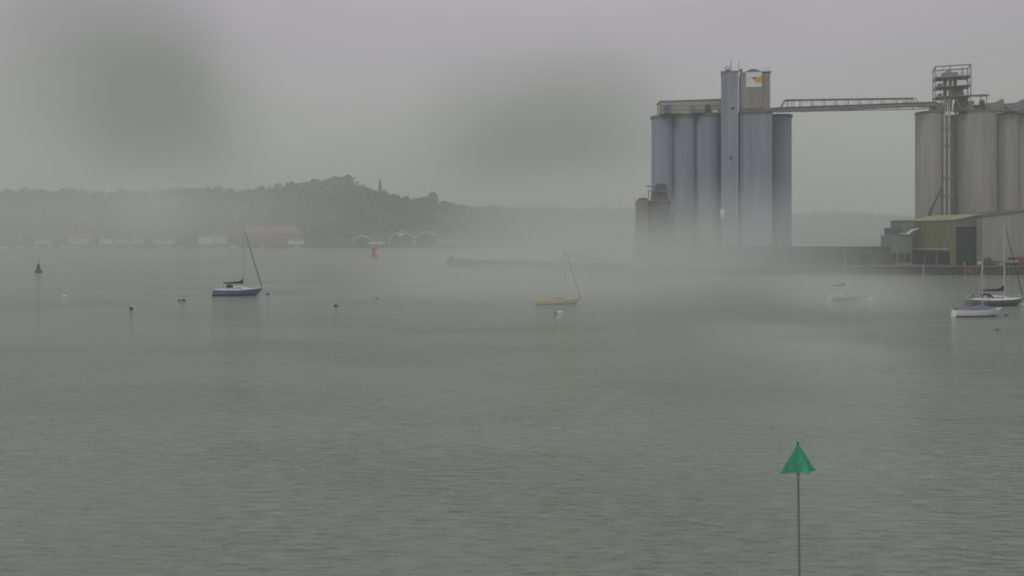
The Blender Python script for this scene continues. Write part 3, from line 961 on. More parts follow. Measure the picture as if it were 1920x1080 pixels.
ax = thing('lean_to_annex', 'low grey green annex with white awning left of olive shed', 'annex', (X(1688, 283), 283, QZ))
O5 = ax.location.copy()
def abox(name, px0, px1, py0, py1, D, dep, m, parent=ax, taper=1.0):
    o = parent.location
    p0, p1 = P(px0, py1, D) - o, P(px1, py0, D) - o
    z0 = max(p0.z, 0.0)
    return MB().box(((p0.x + p1.x) / 2, D + dep / 2 - o.y, (z0 + p1.z) / 2), (p1.x - p0.x, dep, p1.z - z0), taper=taper).build(name, m, parent)
annex_mat = mat('annex_green_grey', (0.17, 0.185, 0.165), 0.75, 0.15, 0.6)
abox('lower_hall', 1671, 1710, 441, 520, 281.5, 8, annex_mat)
abox('upper_loft', 1690, 1716, 414, 440.8, 284, 8, annex_mat)
abox('loft_roof', 1689, 1717, 412.6, 413.8, 283.7, 8.6, olive_roof)
abox('dark_vent_house', 1668, 1688, 427, 440.6, 282.5, 4, steel_dark)
b = MB()
b.box((P(1695, 438, 281.2) - O5), (2.7, 1.6, 0.25))
b.prism([P(1703, 437.5, 281.0) - O5, P(1711, 430.5, 281.0) - O5, P(1723, 428, 281.0) - O5, P(1723, 429.5, 281.0) - O5, P(1712, 432.5, 281.0) - O5, P(1704, 439, 281.0) - O5], (0, 1.4, 0))
b.build('awning', white_paint, ax)
for px in (1676, 1690, 1702):
    o_ = MB().box((X(px, 281.4) - O5.x, 281.42 - O5.y, 2.4), (1.6, 0.12, 3.0)).build('doorway', door_dark, ax)

WB = Vector((X(1842, 270.5), 270.5, 0))
wh, g2, a2 = gable_building('grey_warehouse', 'pale grey clad warehouse gable cut off by the right edge', 'warehouse', WB,
                            (1.0, 0.0), (0.0, 1.0), 36.0, 40.0, Z(407, 270.5) - QZ, 2.35, grey_clad, roof_dark)
for k in range(1, 7):
    MB().box((k * 2.4, -0.03, 7.4), (0.14, 0.1, 14.6)).build('cladding_rib', grey_clad, wh)
MB().box((18, -0.06, 0.9), (35.8, 0.16, 1.8)).build('plinth', concrete_dark, wh)

ls = thing('transit_shed', 'long low dark flat-roofed shed along the quay in lens-blur', 'shed', (X(1430, 283), 283, QZ))
abox('walls', 1196, 1669, 465, 520, 280, 12, mat('shed_green_grey', (0.11, 0.12, 0.105), 0.8, 0.2, 0.3), ls)
abox('roof', 1194, 1669, 462.5, 464.8, 279.5, 13, roof_dark, ls)
for px in range(1215, 1660, 44):
    abox('loading_door', px, px + 22, 474, 520, 279.85, 0.3, steel_dark, ls)

# things on the quay edge at the right
ex = thing('excavator', 'small dark excavator parked on the quay before the grey warehouse', 'excavator', (X(1856, 268.8), 269.3, QZ + 0.01), R(12))
for y in (-0.85, 0.85):
    MB().prism([(-1.5, y - 0.25, 0.1), (-1.2, y - 0.25, 0), (1.2, y - 0.25, 0), (1.5, y - 0.25, 0.25), (1.3, y - 0.25, 0.7), (-1.3, y - 0.25, 0.7)], (0, 0.5, 0)).build('track', tyre, ex)
MB().box((0.3, 0, 1.15), (2.6, 1.9, 0.8), taper=0.9).build('body', steel_dark, ex)
MB().box((-0.4, -0.35, 2.1), (1.2, 1.0, 1.3), taper=0.85).build('cab', steel_dark, ex)
MB().path([(-0.9, 0.3, 1.3), (-2.0, 0.3, 3.0), (-3.2, 0.3, 1.6)], 0.16).build('boom_arm', steel_dark, ex)
MB().prism([(-3.5, 0.0, 1.5), (-3.0, 0.0, 1.6), (-2.9, 0.0, 0.9), (-3.5, 0.0, 0.8)], (0, 0.7, 0)).build('bucket', white_paint, ex)
wl_ = thing('wheel_loader', 'yellow orange wheel loader on the quay near the right edge', 'loader', (X(1896, 269.3), 269.3, QZ + 0.01), R(-8))
for x in (-1.1, 1.1):
    for y in (-0.9, 0.9):
        MB().tube((x, y - 0.22, 0.65), (x, y + 0.22, 0.65), 0.65, n=14).build('wheel', tyre, wl_)
MB().box((0.9, 0, 1.5), (2.0, 1.5, 0.9), taper=0.9).build('engine_hood', plant_yellow, wl_)
MB().box((-0.6, 0, 1.5), (1.6, 1.3, 0.6)).build('front_frame', plant_yellow, wl_)
MB().box((-0.3, 0, 2.3), (1.2, 1.2, 1.2), taper=0.85).build('cab', glass_dark, wl_)
MB().path([(-0.8, 0, 1.6), (-2.0, 0, 1.4), (-2.6, 0, 0.7)], 0.15).build('lift_arm', plant_yellow, wl_)
MB().prism([(-2.5, -1.1, 1.1), (-2.5, -1.1, 0.3), (-3.4, -1.1, 0.2), (-3.0, -1.1, 0.5)], (0, 2.2, 0)).build('bucket', plant_yellow, wl_)
sk = thing('skip', 'dark red open skip beside the yellow loader at right edge', 'skip', (X(1914, 269.6), 269.8, QZ + 0.01))
b = MB()
b.prism([(-1.6, -1, 0.2), (1.6, -1, 0.2), (2.2, -1, 2.6), (-2.2, -1, 2.6)], (0, 2, 0))
b.build('bin', plant_red, sk)
MB().box((0, 0, 2.65), (4.6, 2.2, 0.16)).build('rim', plant_red, sk)
MB().box((0.2, 0, 2.95), (3.0, 1.6, 0.5), taper=0.5).build('rubble', rust, sk)
rk = thing('fender_frame', 'rusty orange steel fender frame hung on the quay face below doorway', 'fender', (X(1815, QD - 1), QD - 0.95, 0))
for x in (-1.1, -0.35, 0.4, 1.1):
    MB().box((x, 0, 1.6), (0.5, 0.3, 2.5)).build('fender_board', rust, rk)
for z in (0.6, 2.6):
    MB().box((0, 0.24, z), (2.8, 0.18, 0.3)).build('backing_rail', steel_dark, rk)

# ------------------------------------------------------------------ far waterfront
FZ = 4.4
def house(px0, px1, py_eave, py_ridge, D, wall_m, roof_m, label, ridge_along=True, name='waterfront_house', cat='house', group='hazy houses along the far shore', nw=3, dep=9.0):
    cx = (px0 + px1) / 2
    z0 = FZ
    t = thing(name, label, cat, (X(cx, D), D, z0), 0, group)
    w = (px1 - px0) / F * D
    ze, zr = Z(py_eave, D) - z0, Z(py_ridge, D) - z0
    MB().box((0, dep / 2, ze / 2), (w, dep, ze)).build('wall', wall_m, t)
    if ridge_along:
        hp = 11.0 if w > 60 else 0.0                     # the long hall has hipped ends
        e = w / 2 + 0.3
        rf = MB().add([(-e, -0.4, ze), (e, -0.4, ze), (e, dep + 0.4, ze), (-e, dep + 0.4, ze), (-e + hp, dep / 2, zr), (e - hp, dep / 2, zr)],
                      [(0, 1, 5, 4), (2, 3, 4, 5), (1, 2, 5), (3, 0, 4), (3, 2, 1, 0)]).build('roof', roof_m, t)
        MB().box((w * 0.3, dep / 2, zr + 0.3), (0.9, 0.9, 1.6)).build('chimney', brick_wall, rf)
    else:
        pr = [(-w / 2 - 0.3, -0.4, ze), (w / 2 + 0.3, -0.4, ze), (0, -0.4, zr)]
        MB().prism(pr, (0, dep + 0.8, 0)).build('roof', roof_m, t)
    for fl in range(2 if ze > 5 else 1):
        for k in range(nw):
            x = -w / 2 + (k + 0.5) * w / nw
            MB().box((x, -0.03, 1.6 + fl * 2.8), (min(1.5, w / nw * 0.5), 0.12, 1.3)).build('window', glass_dark, t)
    return t
house(64, 90, 449, 443, 1190, cream_wall, slate_roof, 'low pale house at the far left, above moored white boats')
house(128, 164, 447, 437, 1192, pink_wall, red_roof, 'wide pinkish house with reddish roof on the left far shore')
house(186, 208, 448, 436, 1195, white_paint, slate_roof, 'white gabled house standing between pinkish house and lens-blurred gap', False)
house(212, 240, 449, 443, 1200, cream_wall, slate_roof, 'low cream house right of the lone white gabled one', nw=4)
house(246, 264, 446, 434, 1195, cream_wall, slate_roof, 'tall narrow cream house in the brightest patch of lens-blur', False, nw=2)
house(288, 322, 451, 446, 1188, white_paint, slate_roof, 'long low white house with shallow roof in the lens-blur', nw=5)
house(372, 398, 444, 436, 1205, white_paint, slate_roof, 'white terrace house, left one of the pair left of red roof')
house(400, 424, 444, 436, 1205, cream_wall, slate_roof, 'cream terrace house, right one of the pair left of red roof')
house(6, 40, 449, 441, 1196, brick_wall, slate_roof, 'dark brick house at the left edge of the far shore')
house(540, 568, 451, 445, 1184, white_paint, slate_roof, 'small white house below the right end of the red roof')
rr = house(444, 564, 438, 423, 1215, brick_wall, red_roof, 'very long brick hall with red tiled roof on the far shore', name='red_roofed_hall', cat='hall', group=None, nw=14, dep=16)
def boatshed(pxl, pxr, apex, py_eave, py_apex, label, sign=False, D=1180):
    t = thing('boat_shed', label, 'boat shed', (X(apex, D), D, FZ), 0, 'dark boat sheds with white gable edges')
    xl, xr = X(pxl, D) - X(apex, D), X(pxr, D) - X(apex, D)
    ze, za = Z(py_eave, D) - FZ, Z(py_apex, D) - FZ
    dep = 26
    MB().prism([(xl + 0.6, 0, 0), (xr - 0.6, 0, 0), (xr - 0.6, 0, ze), (0, 0, za - 0.4), (xl + 0.6, 0, ze)], (0, dep, 0)).build('walls', timber_dark, t)
    MB().prism([(xl, -0.5, ze - 0.1), (0, -0.5, za), (0, -0.5, za + 0.35), (xl, -0.5, ze + 0.25)], (0, dep + 1, 0)).build('roof_slope', slate_roof, t)
    MB().prism([(xr, -0.5, ze - 0.1), (0, -0.5, za), (0, -0.5, za + 0.35), (xr, -0.5, ze + 0.25)], (0, dep + 1, 0)).build('roof_slope', slate_roof, t)
    for xx in (xl, xr):
        MB().prism([(xx, -0.75, ze - 0.75), (0, -0.75, za - 0.65), (0, -0.75, za + 0.45), (xx, -0.75, ze + 0.35)], (0, 0.22, 0)).build('bargeboard', white_paint, t)
    MB().box(((xl + xr) / 2, -0.05, ze * 0.42), ((xr - xl) * 0.55, 0.2, ze * 0.8)).build('door', door_dark, t)
    for xx in (xl + 1.2, xr - 1.2):
        MB().box((xx, -0.1, ze / 2 - 0.2), (0.8, 0.3, ze - 0.5)).build('corner_board', white_paint, t)
    if sign:
        MB().box((0, -0.9, Z(439.5, D) - FZ), (7.2, 0.2, 3.6)).build('sign_panel', white_paint, t)
        MB().box((0, -0.1, 2.0), (8, 0.3, 0.9)).build('door_rail', grey_print, t)
    return t
boatshed(662, 697, 678, 448.5, 441.5, 'smallest dark boat shed with white gable edge, left of laid-up boats')
boatshed(729, 776, 752, 443.5, 433, 'dark boat shed with white square sign under its gable', True)
boatshed(777, 826, 801, 443.5, 433.5, 'dark boat shed without sign, right of the one with sign')
fs_ = thing('flat_shed', 'long pale flat-roofed shed right of the three boat sheds', 'shed', (X(845, 1185), 1185, FZ))
MB().box((0, 5, 2.8), (27, 10, 5.6)).build('wall', steel_pale, fs_)
MB().box((0, 5, 5.75), (28, 11, 0.3)).build('roof', white_paint, fs_)
for k in range(5):
    MB().box((-10.4 + 5.2 * k, -0.05, 2.2), (3.0, 0.14, 3.0)).build('door', steel_dark, fs_)
rp = thing('red_post', 'faded red post on the far shore right of the boat sheds', 'post', (X(848, 1176), 1176, FZ))
MB().box((0, 0, 5.0), (2.2, 1.2, 10.0)).build('shaft', rust, rp)
MB().box((0, 0, 10.2), (2.8, 1.6, 0.5)).build('cap', steel_dark, rp)
lp = thing('lamp_post', 'short lamp post with white head left of the boat sheds', 'lamp post', (X(634, 1178), 1178, FZ))
MB().tube((0, 0, 0), (0, 0, 8.0), 0.2, n=8).build('pole', steel, lp)
MB().lathe([(0.5, 0), (1.0, 0.6), (1.0, 1.4), (0.4, 1.8)], (0, 0, 8.0), 10).build('lamp_head', white_paint, lp)

# ------------------------------------------------------------------ boats
def hull_rows(L, beam, fb, ns=18):
    rows_ = []
    for i in range(ns + 1):
        t = i / ns
        b = (0.66 + 0.34 * math.sin(PI * min(1, t / 0.9) ** 0.9)) if t < 0.45 else None
        b = 0.68 + 0.32 * math.sin(min(t / 0.45, 1) * PI / 2) if t <= 0.45 else math.cos(((t - 0.45) / 0.55) ** 1.55 * PI / 2)
        b = max(b, 0.012) * beam / 2
        sheer = fb * (0.93 + 0.30 * (t - 0.35) ** 2 / 0.42)
        def xx(z):                                     # profile: raked bow, reversed transom
            u = max(0.0, min(1.0, z / fb))
            x0 = -L / 2 + 0.035 * L * u
            x1 = L / 2 - 0.13 * L * (1 - u) ** 1.2
            return x0 + (x1 - x0) * t
        r = []
        for z, k in ((sheer, 1.0), (sheer * 0.55, 0.97), (0.17, 0.86), (0.02, 0.78), (-0.35, 0.45)):
            kk = k if t < 0.5 else k - (1 - k) * 1.1 * (t - 0.5) * 2
            r.append((xx(z), b * max(kk, 0.05), z))
        rows_.append(r)
    return rows_
def yacht(name, label, loc, rz, L, beam, fb, hull_m, boom_m=canvas_black, mast_h=12.0, mast_at=0.10, cabin=True, hood=True,
          spar=alloy, jib=furled, deck=deck_white, tent=False, group='yachts on swinging moorings', boom_up=1.75, rails=True, boot=antifoul, cat='yacht', stripe=None):
    t = thing(name, label, cat, loc, rz, group)
    rows_ = hull_rows(L, beam, fb)
    b = MB()
    m = 5
    vs = []
    for r in rows_:
        vs += [(x, y, z) for x, y, z in r] + [(x, -y, z) for x, y, z in reversed(r)]
    n = 2 * m
    fs, mi = [], []
    for i in range(len(rows_) - 1):
        for k in range(n - 1):
            fs.append((i * n + k, (i + 1) * n + k, (i + 1) * n + k + 1, i * n + k + 1))
            mi.append(1 if k in (2, 3, 4, 5, 6) else 0)
    fs.append(tuple(range(n))); mi.append(0)
    fs.append(tuple((len(rows_) - 1) * n + k for k in range(n - 1, -1, -1))); mi.append(0)
    b.v, b.f, b.m = vs, fs, mi
    hull = b.build('hull', [hull_m, boot], t, smooth=True)
    d = MB()
    dv, df = [], []
    for r in rows_:
        x, y, z = r[0]
        dv += [(x, y * 0.995, z - 0.01), (x, 0, z + 0.05 * y), (x, -y * 0.995, z - 0.01)]
    for i in range(len(rows_) - 1):
        for k in (0, 1):
            df.append((i * 3 + k, (i + 1) * 3 + k, (i + 1) * 3 + k + 1, i * 3 + k + 1))
    d.add(dv, df).build('deck', deck, t)
    g = MB()
    for s in (1, -1):
        g.path([(r[0][0], s * r[0][1], r[0][2] + 0.03) for r in rows_], 0.035, 5)
    g.build('toe_rail', deck, t)
    if stripe:
        g = MB()
        for s in (1, -1):
            g.path([(r[1][0] * 0.5 + r[0][0] * 0.5, s * (r[0][1] * 0.995 + 0.012), r[0][2] * 0.84) for r in rows_[:-1]], 0.035, 4)
        g.build('sheer_stripe', stripe, t)
    dk = fb * 0.97
    xm = L * mast_at
    if cabin:
        x0, x1, w, hc = -0.16 * L, 0.28 * L, beam * 0.29, 0.66 * (L / 9.5)
        pr = [(x0, dk - 0.05), (x0 + 0.12, dk + hc), (x0 + 0.35 * L * 0.6, dk + hc * 0.95), (x1 - 0.08 * L, dk + hc * 0.55), (x1, dk + 0.02)]
        cv, cf = [], []
        for j, (x, z) in enumerate(pr):
            ww = w * (1.0 if x < 0.1 * L else 0.72 if j < 4 else 0.4)
            cv += [(x, ww, dk - 0.06), (x, ww * 0.88, z), (x, -ww * 0.88, z), (x, -ww, dk - 0.06)]
        for j in range(len(pr) - 1):
            for k in range(3):
                cf.append((j * 4 + k, (j + 1) * 4 + k, (j + 1) * 4 + k + 1, j * 4 + k + 1))
        cf.append((0, 1, 2, 3)); cf.append(tuple(len(cv) - 1 - k for k in range(4)))
        cb_ = MB().add(cv, cf).build('cabin', deck, t)
        for s in (1, -1):
            for j in range(3):
                MB().box((x0 + 0.7 + j * 0.075 * L, s * w * 0.955, dk + hc * 0.55), (0.05 * L, 0.05, 0.17)).build('window', glass_dark, cb_)
        MB().box((x0 - 0.1 * L, 0, dk + 0.1), (0.17 * L, beam * 0.36, 0.22)).build('cockpit_coaming', deck, t)
    if hood:
        hv, hf = [], []
        x0 = -0.17 * L
        for j, (dx, k) in enumerate(((-0.35, 0.98), (0.05, 1.0), (0.55, 0.82), (0.95, 0.25))):
            for q in range(9):
                an = PI * q / 8
                hv.append((x0 + dx, beam * 0.3 * math.cos(an), dk + 0.4 + 0.68 * k * math.sin(an)))
        for j in range(3):
            for q in range(8):
                hf.append((j * 9 + q, (j + 1) * 9 + q, (j + 1) * 9 + q + 1, j * 9 + q + 1))
        MB().add(hv, hf).build('spray_hood', boom_m, t, smooth=True)
    MB().tube((xm, 0, dk - 0.1), (xm, 0, mast_h), 0.095 * L / 9.5, 0.065 * L / 9.5, 8).build('mast', spar, t, smooth=True)
    g = MB()
    for z in ((mast_h * 0.55,) if mast_h > 9 else (mast_h * 0.6,)):
        g.tube((xm, -beam * 0.3, z), (xm, beam * 0.3, z + 0.02), 0.035)
    g.build('spreader', spar, t)
    g = MB()
    for s in (1, -1):
        g.path([(xm - 0.1, s * beam * 0.44, dk), (xm, s * beam * 0.3, mast_h * 0.55), (xm, 0, mast_h * 0.97)], 0.012, 4)
    g.tube((xm, 0, mast_h * 0.99), (-L / 2 + 0.3, 0, fb), 0.012, n=4)
    g.build('rigging_wire', alloy, t)
    if jib:
        x1 = L / 2 - 0.12
        p0, p1 = Vector((x1, 0, fb * 1.1 + 0.25)), Vector((xm + 0.12, 0, mast_h * 0.97))
        g = MB()
        g.tube(p0 + (p1 - p0) * 0.02, p0 + (p1 - p0) * 0.5, 0.085, 0.075, 8)
        g.tube(p0 + (p1 - p0) * 0.5, p0 + (p1 - p0) * 0.95, 0.075, 0.035, 8)
        g.build('furled_headsail', jib, t, smooth=True)
        MB().lathe([(0.16, 0), (0.16, 0.22)], (x1, 0, fb * 1.05 + 0.1), 10).build('furling_drum', steel_dark, t)
    zb = fb + boom_up * 0.62
    bl = 0.40 * L
    MB().tube((xm - 0.1, 0, zb), (xm - bl, 0, zb - 0.05), 0.06, n=8).build('boom', spar, t)
    if boom_m and not tent:
        st = [(0.02, 0.95, 0.13), (0.06, 0.80, 0.16), (0.14, 0.50, 0.18), (0.28, 0.33, 0.17), (0.6, 0.24, 0.14), (1.0, 0.15, 0.08)]
        cv, cf = [], []
        for u, hh, ww in st:
            x = xm - 0.02 - u * bl
            for q in range(8):
                an = 2 * PI * q / 8
                cv.append((x, ww * math.cos(an), zb - 0.08 + (hh if math.sin(an) > 0 else 0.12) * math.sin(an)))
        for j in range(len(st) - 1):
            for q in range(8):
                cf.append((j * 8 + q, (j + 1) * 8 + q, (j + 1) * 8 + (q + 1) % 8, j * 8 + (q + 1) % 8))
        cf += [tuple(range(8)), tuple(len(cv) - 1 - k for k in range(8))]
        MB().add(cv, cf).build('sail_cover', boom_m, t, smooth=True)
    if tent:
        cv, cf = [], []
        for j, (x, zt_) in enumerate(((-0.44 * L, fb + 0.28), (-0.3 * L, fb + 0.42), (0.0, fb + 0.66), (xm, fb + 0.72), (0.22 * L, fb + 0.50), (0.36 * L, fb + 0.2))):
            u = (x + L / 2) / L
            hb = interp(u * (len(rows_) - 1), [(k, r[0][1]) for k, r in enumerate(rows_)]) * 0.97
            zs = interp(u * (len(rows_) - 1), [(k, r[0][2]) for k, r in enumerate(rows_)]) + 0.03
            cv += [(x, hb, zs), (x, hb * 0.5, zs + (zt_ - zs) * 0.7), (x, 0, zt_), (x, -hb * 0.5, zs + (zt_ - zs) * 0.7), (x, -hb, zs)]
        for j in range(5):
            for k in range(4):
                cf.append((j * 5 + k, (j + 1) * 5 + k, (j + 1) * 5 + k + 1, j * 5 + k + 1))
        MB().add(cv, cf).build('boat_cover', canvas_blue, t, smooth=True)
    if rails:
        g = MB()
        zt_ = fb * 1.08 + 0.62
        x1 = L / 2 - 0.05
        g.path([(x1 - 0.12 * L, 0.16 * beam, fb * 1.02), (x1 - 0.12 * L, 0.16 * beam, zt_), (x1, 0.03, zt_ + 0.04), (x1 - 0.12 * L, -0.16 * beam, zt_), (x1 - 0.12 * L, -0.16 * beam, fb * 1.02)], 0.02, 5)
        g.tube((x1, 0.03, zt_), (x1 - 0.05, 0, fb * 1.08), 0.02, n=5)
        g.build('pulpit', alloy_white, t)
        g = MB()
        xs = -L / 2 + 0.06 * L
        g.path([(xs + 0.1 * L, 0.36 * beam, fb), (xs + 0.1 * L, 0.36 * beam, zt_), (xs, 0.3 * beam, zt_), (xs, -0.3 * beam, zt_), (xs + 0.1 * L, -0.36 * beam, zt_), (xs + 0.1 * L, -0.36 * beam, fb)], 0.02, 5)
        g.tube((xs, 0.3 * beam, zt_), (xs, 0.3 * beam, fb), 0.02, n=5)
        g.tube((xs, -0.3 * beam, zt_), (xs, -0.3 * beam, fb), 0.02, n=5)
        g.build('pushpit', alloy_white, t)
        g = MB()
        for s in (1, -1):
            for r in rows_[5:15:2]:
                g.tube((r[0][0], s * r[0][1] * 0.95, r[0][2]), (r[0][0], s * r[0][1] * 0.95, r[0][2] + 0.6), 0.016, n=4)
            g.path([(r[0][0], s * r[0][1] * 0.95, r[0][2] + 0.6) for r in rows_[3:17]], 0.010, 4)
        g.build('guard_rail', alloy_white, t)
    return t
def at(px, py, dz=0.0):
    D = DW(py)
    return Vector((X(px, D), D, dz))

y1 = yacht('sailing_yacht', 'blue hulled yacht with black sail cover moored alone on the left', at(445.5, 554.3), R(9), 9.5, 3.2, 1.22, hull_blue, mast_h=13.6, mast_at=0.12, boom_up=2.15)
MB().box((-4.25, 0, 1.0), (0.06, 0.8, 0.1)).build('boarding_ladder', alloy_white, y1)
yacht('sailing_yacht', 'yellow hulled yacht half lost in lens-blur in front of the jetty', at(1046, 570.5), R(4), 8.0, 2.6, 0.85, hull_yellow, boom_m=None, mast_h=9.6, mast_at=0.155, hood=False, deck=mat('deck_cream_yellow', (0.60, 0.56, 0.30), 0.6), jib=mat('furled_grey', (0.24, 0.245, 0.24), 0.85), spar=alloy)
yacht('sailing_yacht', 'pale green yacht with dark boom, faint in lens-blur before the quay', at(1583, 561.5), R(22), 7.2, 2.5, 0.85, hull_green, boom_m=canvas_black, mast_h=9.5, mast_at=0.02, hood=False, boom_up=2.9, deck=hull_green, spar=alloy, jib=MATS['furled_grey'])
yacht('sailing_yacht', 'dark hulled yacht with black sail cover near the right edge', at(1866.5, 573), R(5), 10.0, 3.1, 1.05, hull_dark, mast_h=13.8, mast_at=0.155, boom_up=2.5, boot=antifoul, spar=alloy)
yacht('sailing_dinghy', 'small open white boat under a blue cover before the dark yacht', at(1833, 593.3), R(4), 7.3, 2.2, 0.95, hull_white, boom_m=None, mast_h=8.6, mast_at=0.10, cabin=False, hood=False, tent=True, jib=None, rails=False, boom_up=0.6, spar=alloy, cat='boat')

# horseshoe lifebuoy on the stern rail of the dark yacht
lb = MB()
pts = [(0.28 * math.cos(t_), 0, 0.36 * math.sin(t_)) for t_ in np.linspace(-0.6, PI + 0.6, 10)]
c = at(1866.5, 573)
lb.path([(p[0], p[1], p[2]) for p in pts], 0.11, 6)
life = lb.build('lifebuoy', mat('lifebuoy_brown', (0.20, 0.16, 0.09), 0.8))
dk_y = [o for o in bpy.data.objects if o.get('label', '').startswith('dark hulled yacht')][0]
life.parent = dk_y
life.location = (-4.5, -0.8, 1.55)

# marina across the water: yachts afloat before the houses
mproto = yacht('marina_yacht', 'white yacht in the hazy marina, under the pinkish house', (X(146, 1150), 1150, 0), R(8), 11.5, 3.4, 1.5, hull_white, boom_m=canvas_blue, mast_h=15.5, mast_at=0.08, rails=False, jib=None, spar=alloy_white, group='white yachts moored along the far shore')
for px, D, rz, s, lab in ((37, 1156, 172, 1.0, 'white yacht at the left end of the hazy far marina'),
                          (70, 1158, 5, 1.0, 'white yacht moored below the low pale house, far left'),
                          (90, 1150, 8, 0.9, 'smaller white yacht just right of the low pale house'),
                          (121, 1160, 185, 1.1, 'white yacht left of the pinkish house on the far shore'),
                          (183, 1158, 10, 1.0, 'white yacht below and left of the lone white gabled house'),
                          (214, 1156, 176, 0.95, 'white yacht below the low cream house across the water'),
                          (243, 1154, 4, 1.05, 'white yacht below the tall narrow cream house in lens-blur'),
                          (308, 1150, 178, 1.15, 'white yacht in front of the long low white house in lens-blur'),
                          (338, 1160, 6, 1.0, 'white yacht alone right of the long low white house'),
                          (383, 1156, 12, 0.9, 'white yacht before the white terrace house across the water'),
                          (412, 1150, 172, 1.1, 'white yacht before the cream terrace house across the water'),
                          (438, 1160, 4, 1.2, 'tall masted white yacht at the left end of red roof'),
                          (492, 1158, 8, 0.8, 'small white yacht below the middle of the red roof'),
                          (556, 1156, 175, 0.8, 'small white yacht below the right end of red roof')):
    dup(mproto, (X(px, D), D, 0), R(rz), lab, s)
# two yachts laid up ashore between the boat sheds
for px, D, s, lab in ((699, 1182, 1.45, 'white yacht laid up ashore with shorter mast, left of the pair'),
                      (714, 1179, 1.6, 'white yacht laid up ashore with taller mast, beside signed shed')):
    r = dup(mproto, (X(px, D), D, FZ + 0.6), R(6), lab, s)
    r['group'] = 'yachts laid up between the boat sheds'
mb = thing('motor_boat', 'pale motor boat at the left edge before the far shore', 'motor boat', (X(6, 1120), 1120, 0), R(4))
b = MB()
b.prism([(-6, -1.8, 0), (5, -1.8, 0), (8, -1.8, 2.2), (-6, -1.8, 1.5)], (0, 3.6, 0)).build('hull', hull_white, mb)
MB().box((-1.2, 0, 2.5), (5.5, 2.6, 1.8), taper=0.8).build('wheelhouse', hull_white, mb)
MB().box((-1.0, 0, 2.75), (5.0, 2.66, 0.6)).build('window_band', glass_dark, mb)

# ------------------------------------------------------------------ buoys and marks
def mooring(px, py, r, m, label, ring=True, cat='buoy', squash=0.8):
    t = thing('mooring_buoy', label, cat, at(px, py), 0, 'small mooring buoys on the water')
    MB().lathe([(r * 0.45, -0.5 * r), (r * 0.9, -0.2 * r), (r, 0.15 * r), (r * 0.93, squash * 0.5 * r), (r * 0.7, squash * 0.85 * r), (r * 0.3, squash * r)], (0, 0, 0), 14).build('float', m, t, smooth=True)
    if ring:
        b = MB()
        q = [(r * 0.22 * math.cos(k * PI / 4), 0, squash * r + r * 0.12 + r * 0.22 * math.sin(k * PI / 4)) for k in range(9)]
        b.path(q, r * 0.06, 5)
        b.build('mooring_ring', steel_dark, t)
    return t
mooring(122, 556, 0.42, white_paint, 'small white buoy below the green channel buoy, left side')
mooring(246, 580.5, 0.30, buoy_black, 'small black buoy nearest the camera on the left water', squash=1.3)
m2 = mooring(344, 564, 0.38, buoy_black, 'low black buoy with tail float left of the blue yacht')
MB().lathe([(0.05, -0.1), (0.24, 0), (0.24, 0.16), (0.1, 0.25)], (-0.75, 0, 0), 10).build('tail_float', buoy_black, m2)
mooring(502, 552.5, 0.36, buoy_black, 'small black buoy just off the bow of the blue yacht')
mooring(629.5, 574.5, 0.36, buoy_black, 'small black buoy alone right of centre between the two yachts')
mooring(707, 559.8, 0.34, buoy_black, 'tiny flat black buoy straight below the red can buoy', squash=0.5)
mooring(1041, 588, 0.24, buoy_black, 'tiny dark float beside white buoy below yellow yacht')
mooring(1050.5, 586.5, 0.42, white_paint, 'white buoy just below the yellow yacht in lens-blur')
mooring(1631, 561, 0.45, white_paint, 'white buoy on open water right of the faint green yacht')
mooring(1886, 592, 0.24, buoy_black, 'tiny dark float off the bow of the blue covered boat')
mooring(1870, 618, 0.26, buoy_black, 'flat dark float nearest the camera below the blue covered boat', squash=0.4)
mooring(1917.5, 572, 0.38, white_paint, 'white buoy at the bow of the dark yacht, right edge')

gb = thing('channel_buoy', 'green conical channel buoy with a pole light on the left water', 'buoy', at(72, 510.8), 0, 'channel buoys')
MB().lathe([(0.9, -0.4), (1.18, 0.0), (1.2, 0.55), (0.95, 0.85), (0.7, 0.95)], (0, 0, 0), 20).build('float', buoy_green, gb, smooth=True)
b = MB()
for k in range(4):
    an = PI / 4 + k * PI / 2
    b.tube((0.62 * math.cos(an), 0.62 * math.sin(an), 0.9), (0.22 * math.cos(an), 0.22 * math.sin(an), 3.0), 0.07)
for z, r in ((1.6, 0.49), (2.3, 0.35)):
    q = [(r * math.cos(PI / 4 + k * PI / 2), r * math.sin(PI / 4 + k * PI / 2), z) for k in range(5)]
    b.path(q, 0.05, 5)
b.build('lattice_tower', buoy_green, gb)
b = MB()
for k in range(2):
    w0, w1 = 0.56, 0.26
    cs, sn = math.cos(k * PI / 2), math.sin(k * PI / 2)
    b.prism([(-w0 * cs, -w0 * sn, 1.0), (w0 * cs, w0 * sn, 1.0), (w1 * cs, w1 * sn, 2.9), (-w1 * cs, -w1 * sn, 2.9)], (0.04 * sn, -0.04 * cs, 0))
b.build('day_mark', buoy_green, gb)
MB().tube((0, 0, 2.9), (0, 0, 4.1), 0.06, n=6).build('light_pole', steel_dark, gb)
MB().lathe([(0.12, 0), (0.15, 0.1), (0.13, 0.3), (0.05, 0.36)], (0, 0, 4.1), 10).build('lantern', steel_dark, gb)

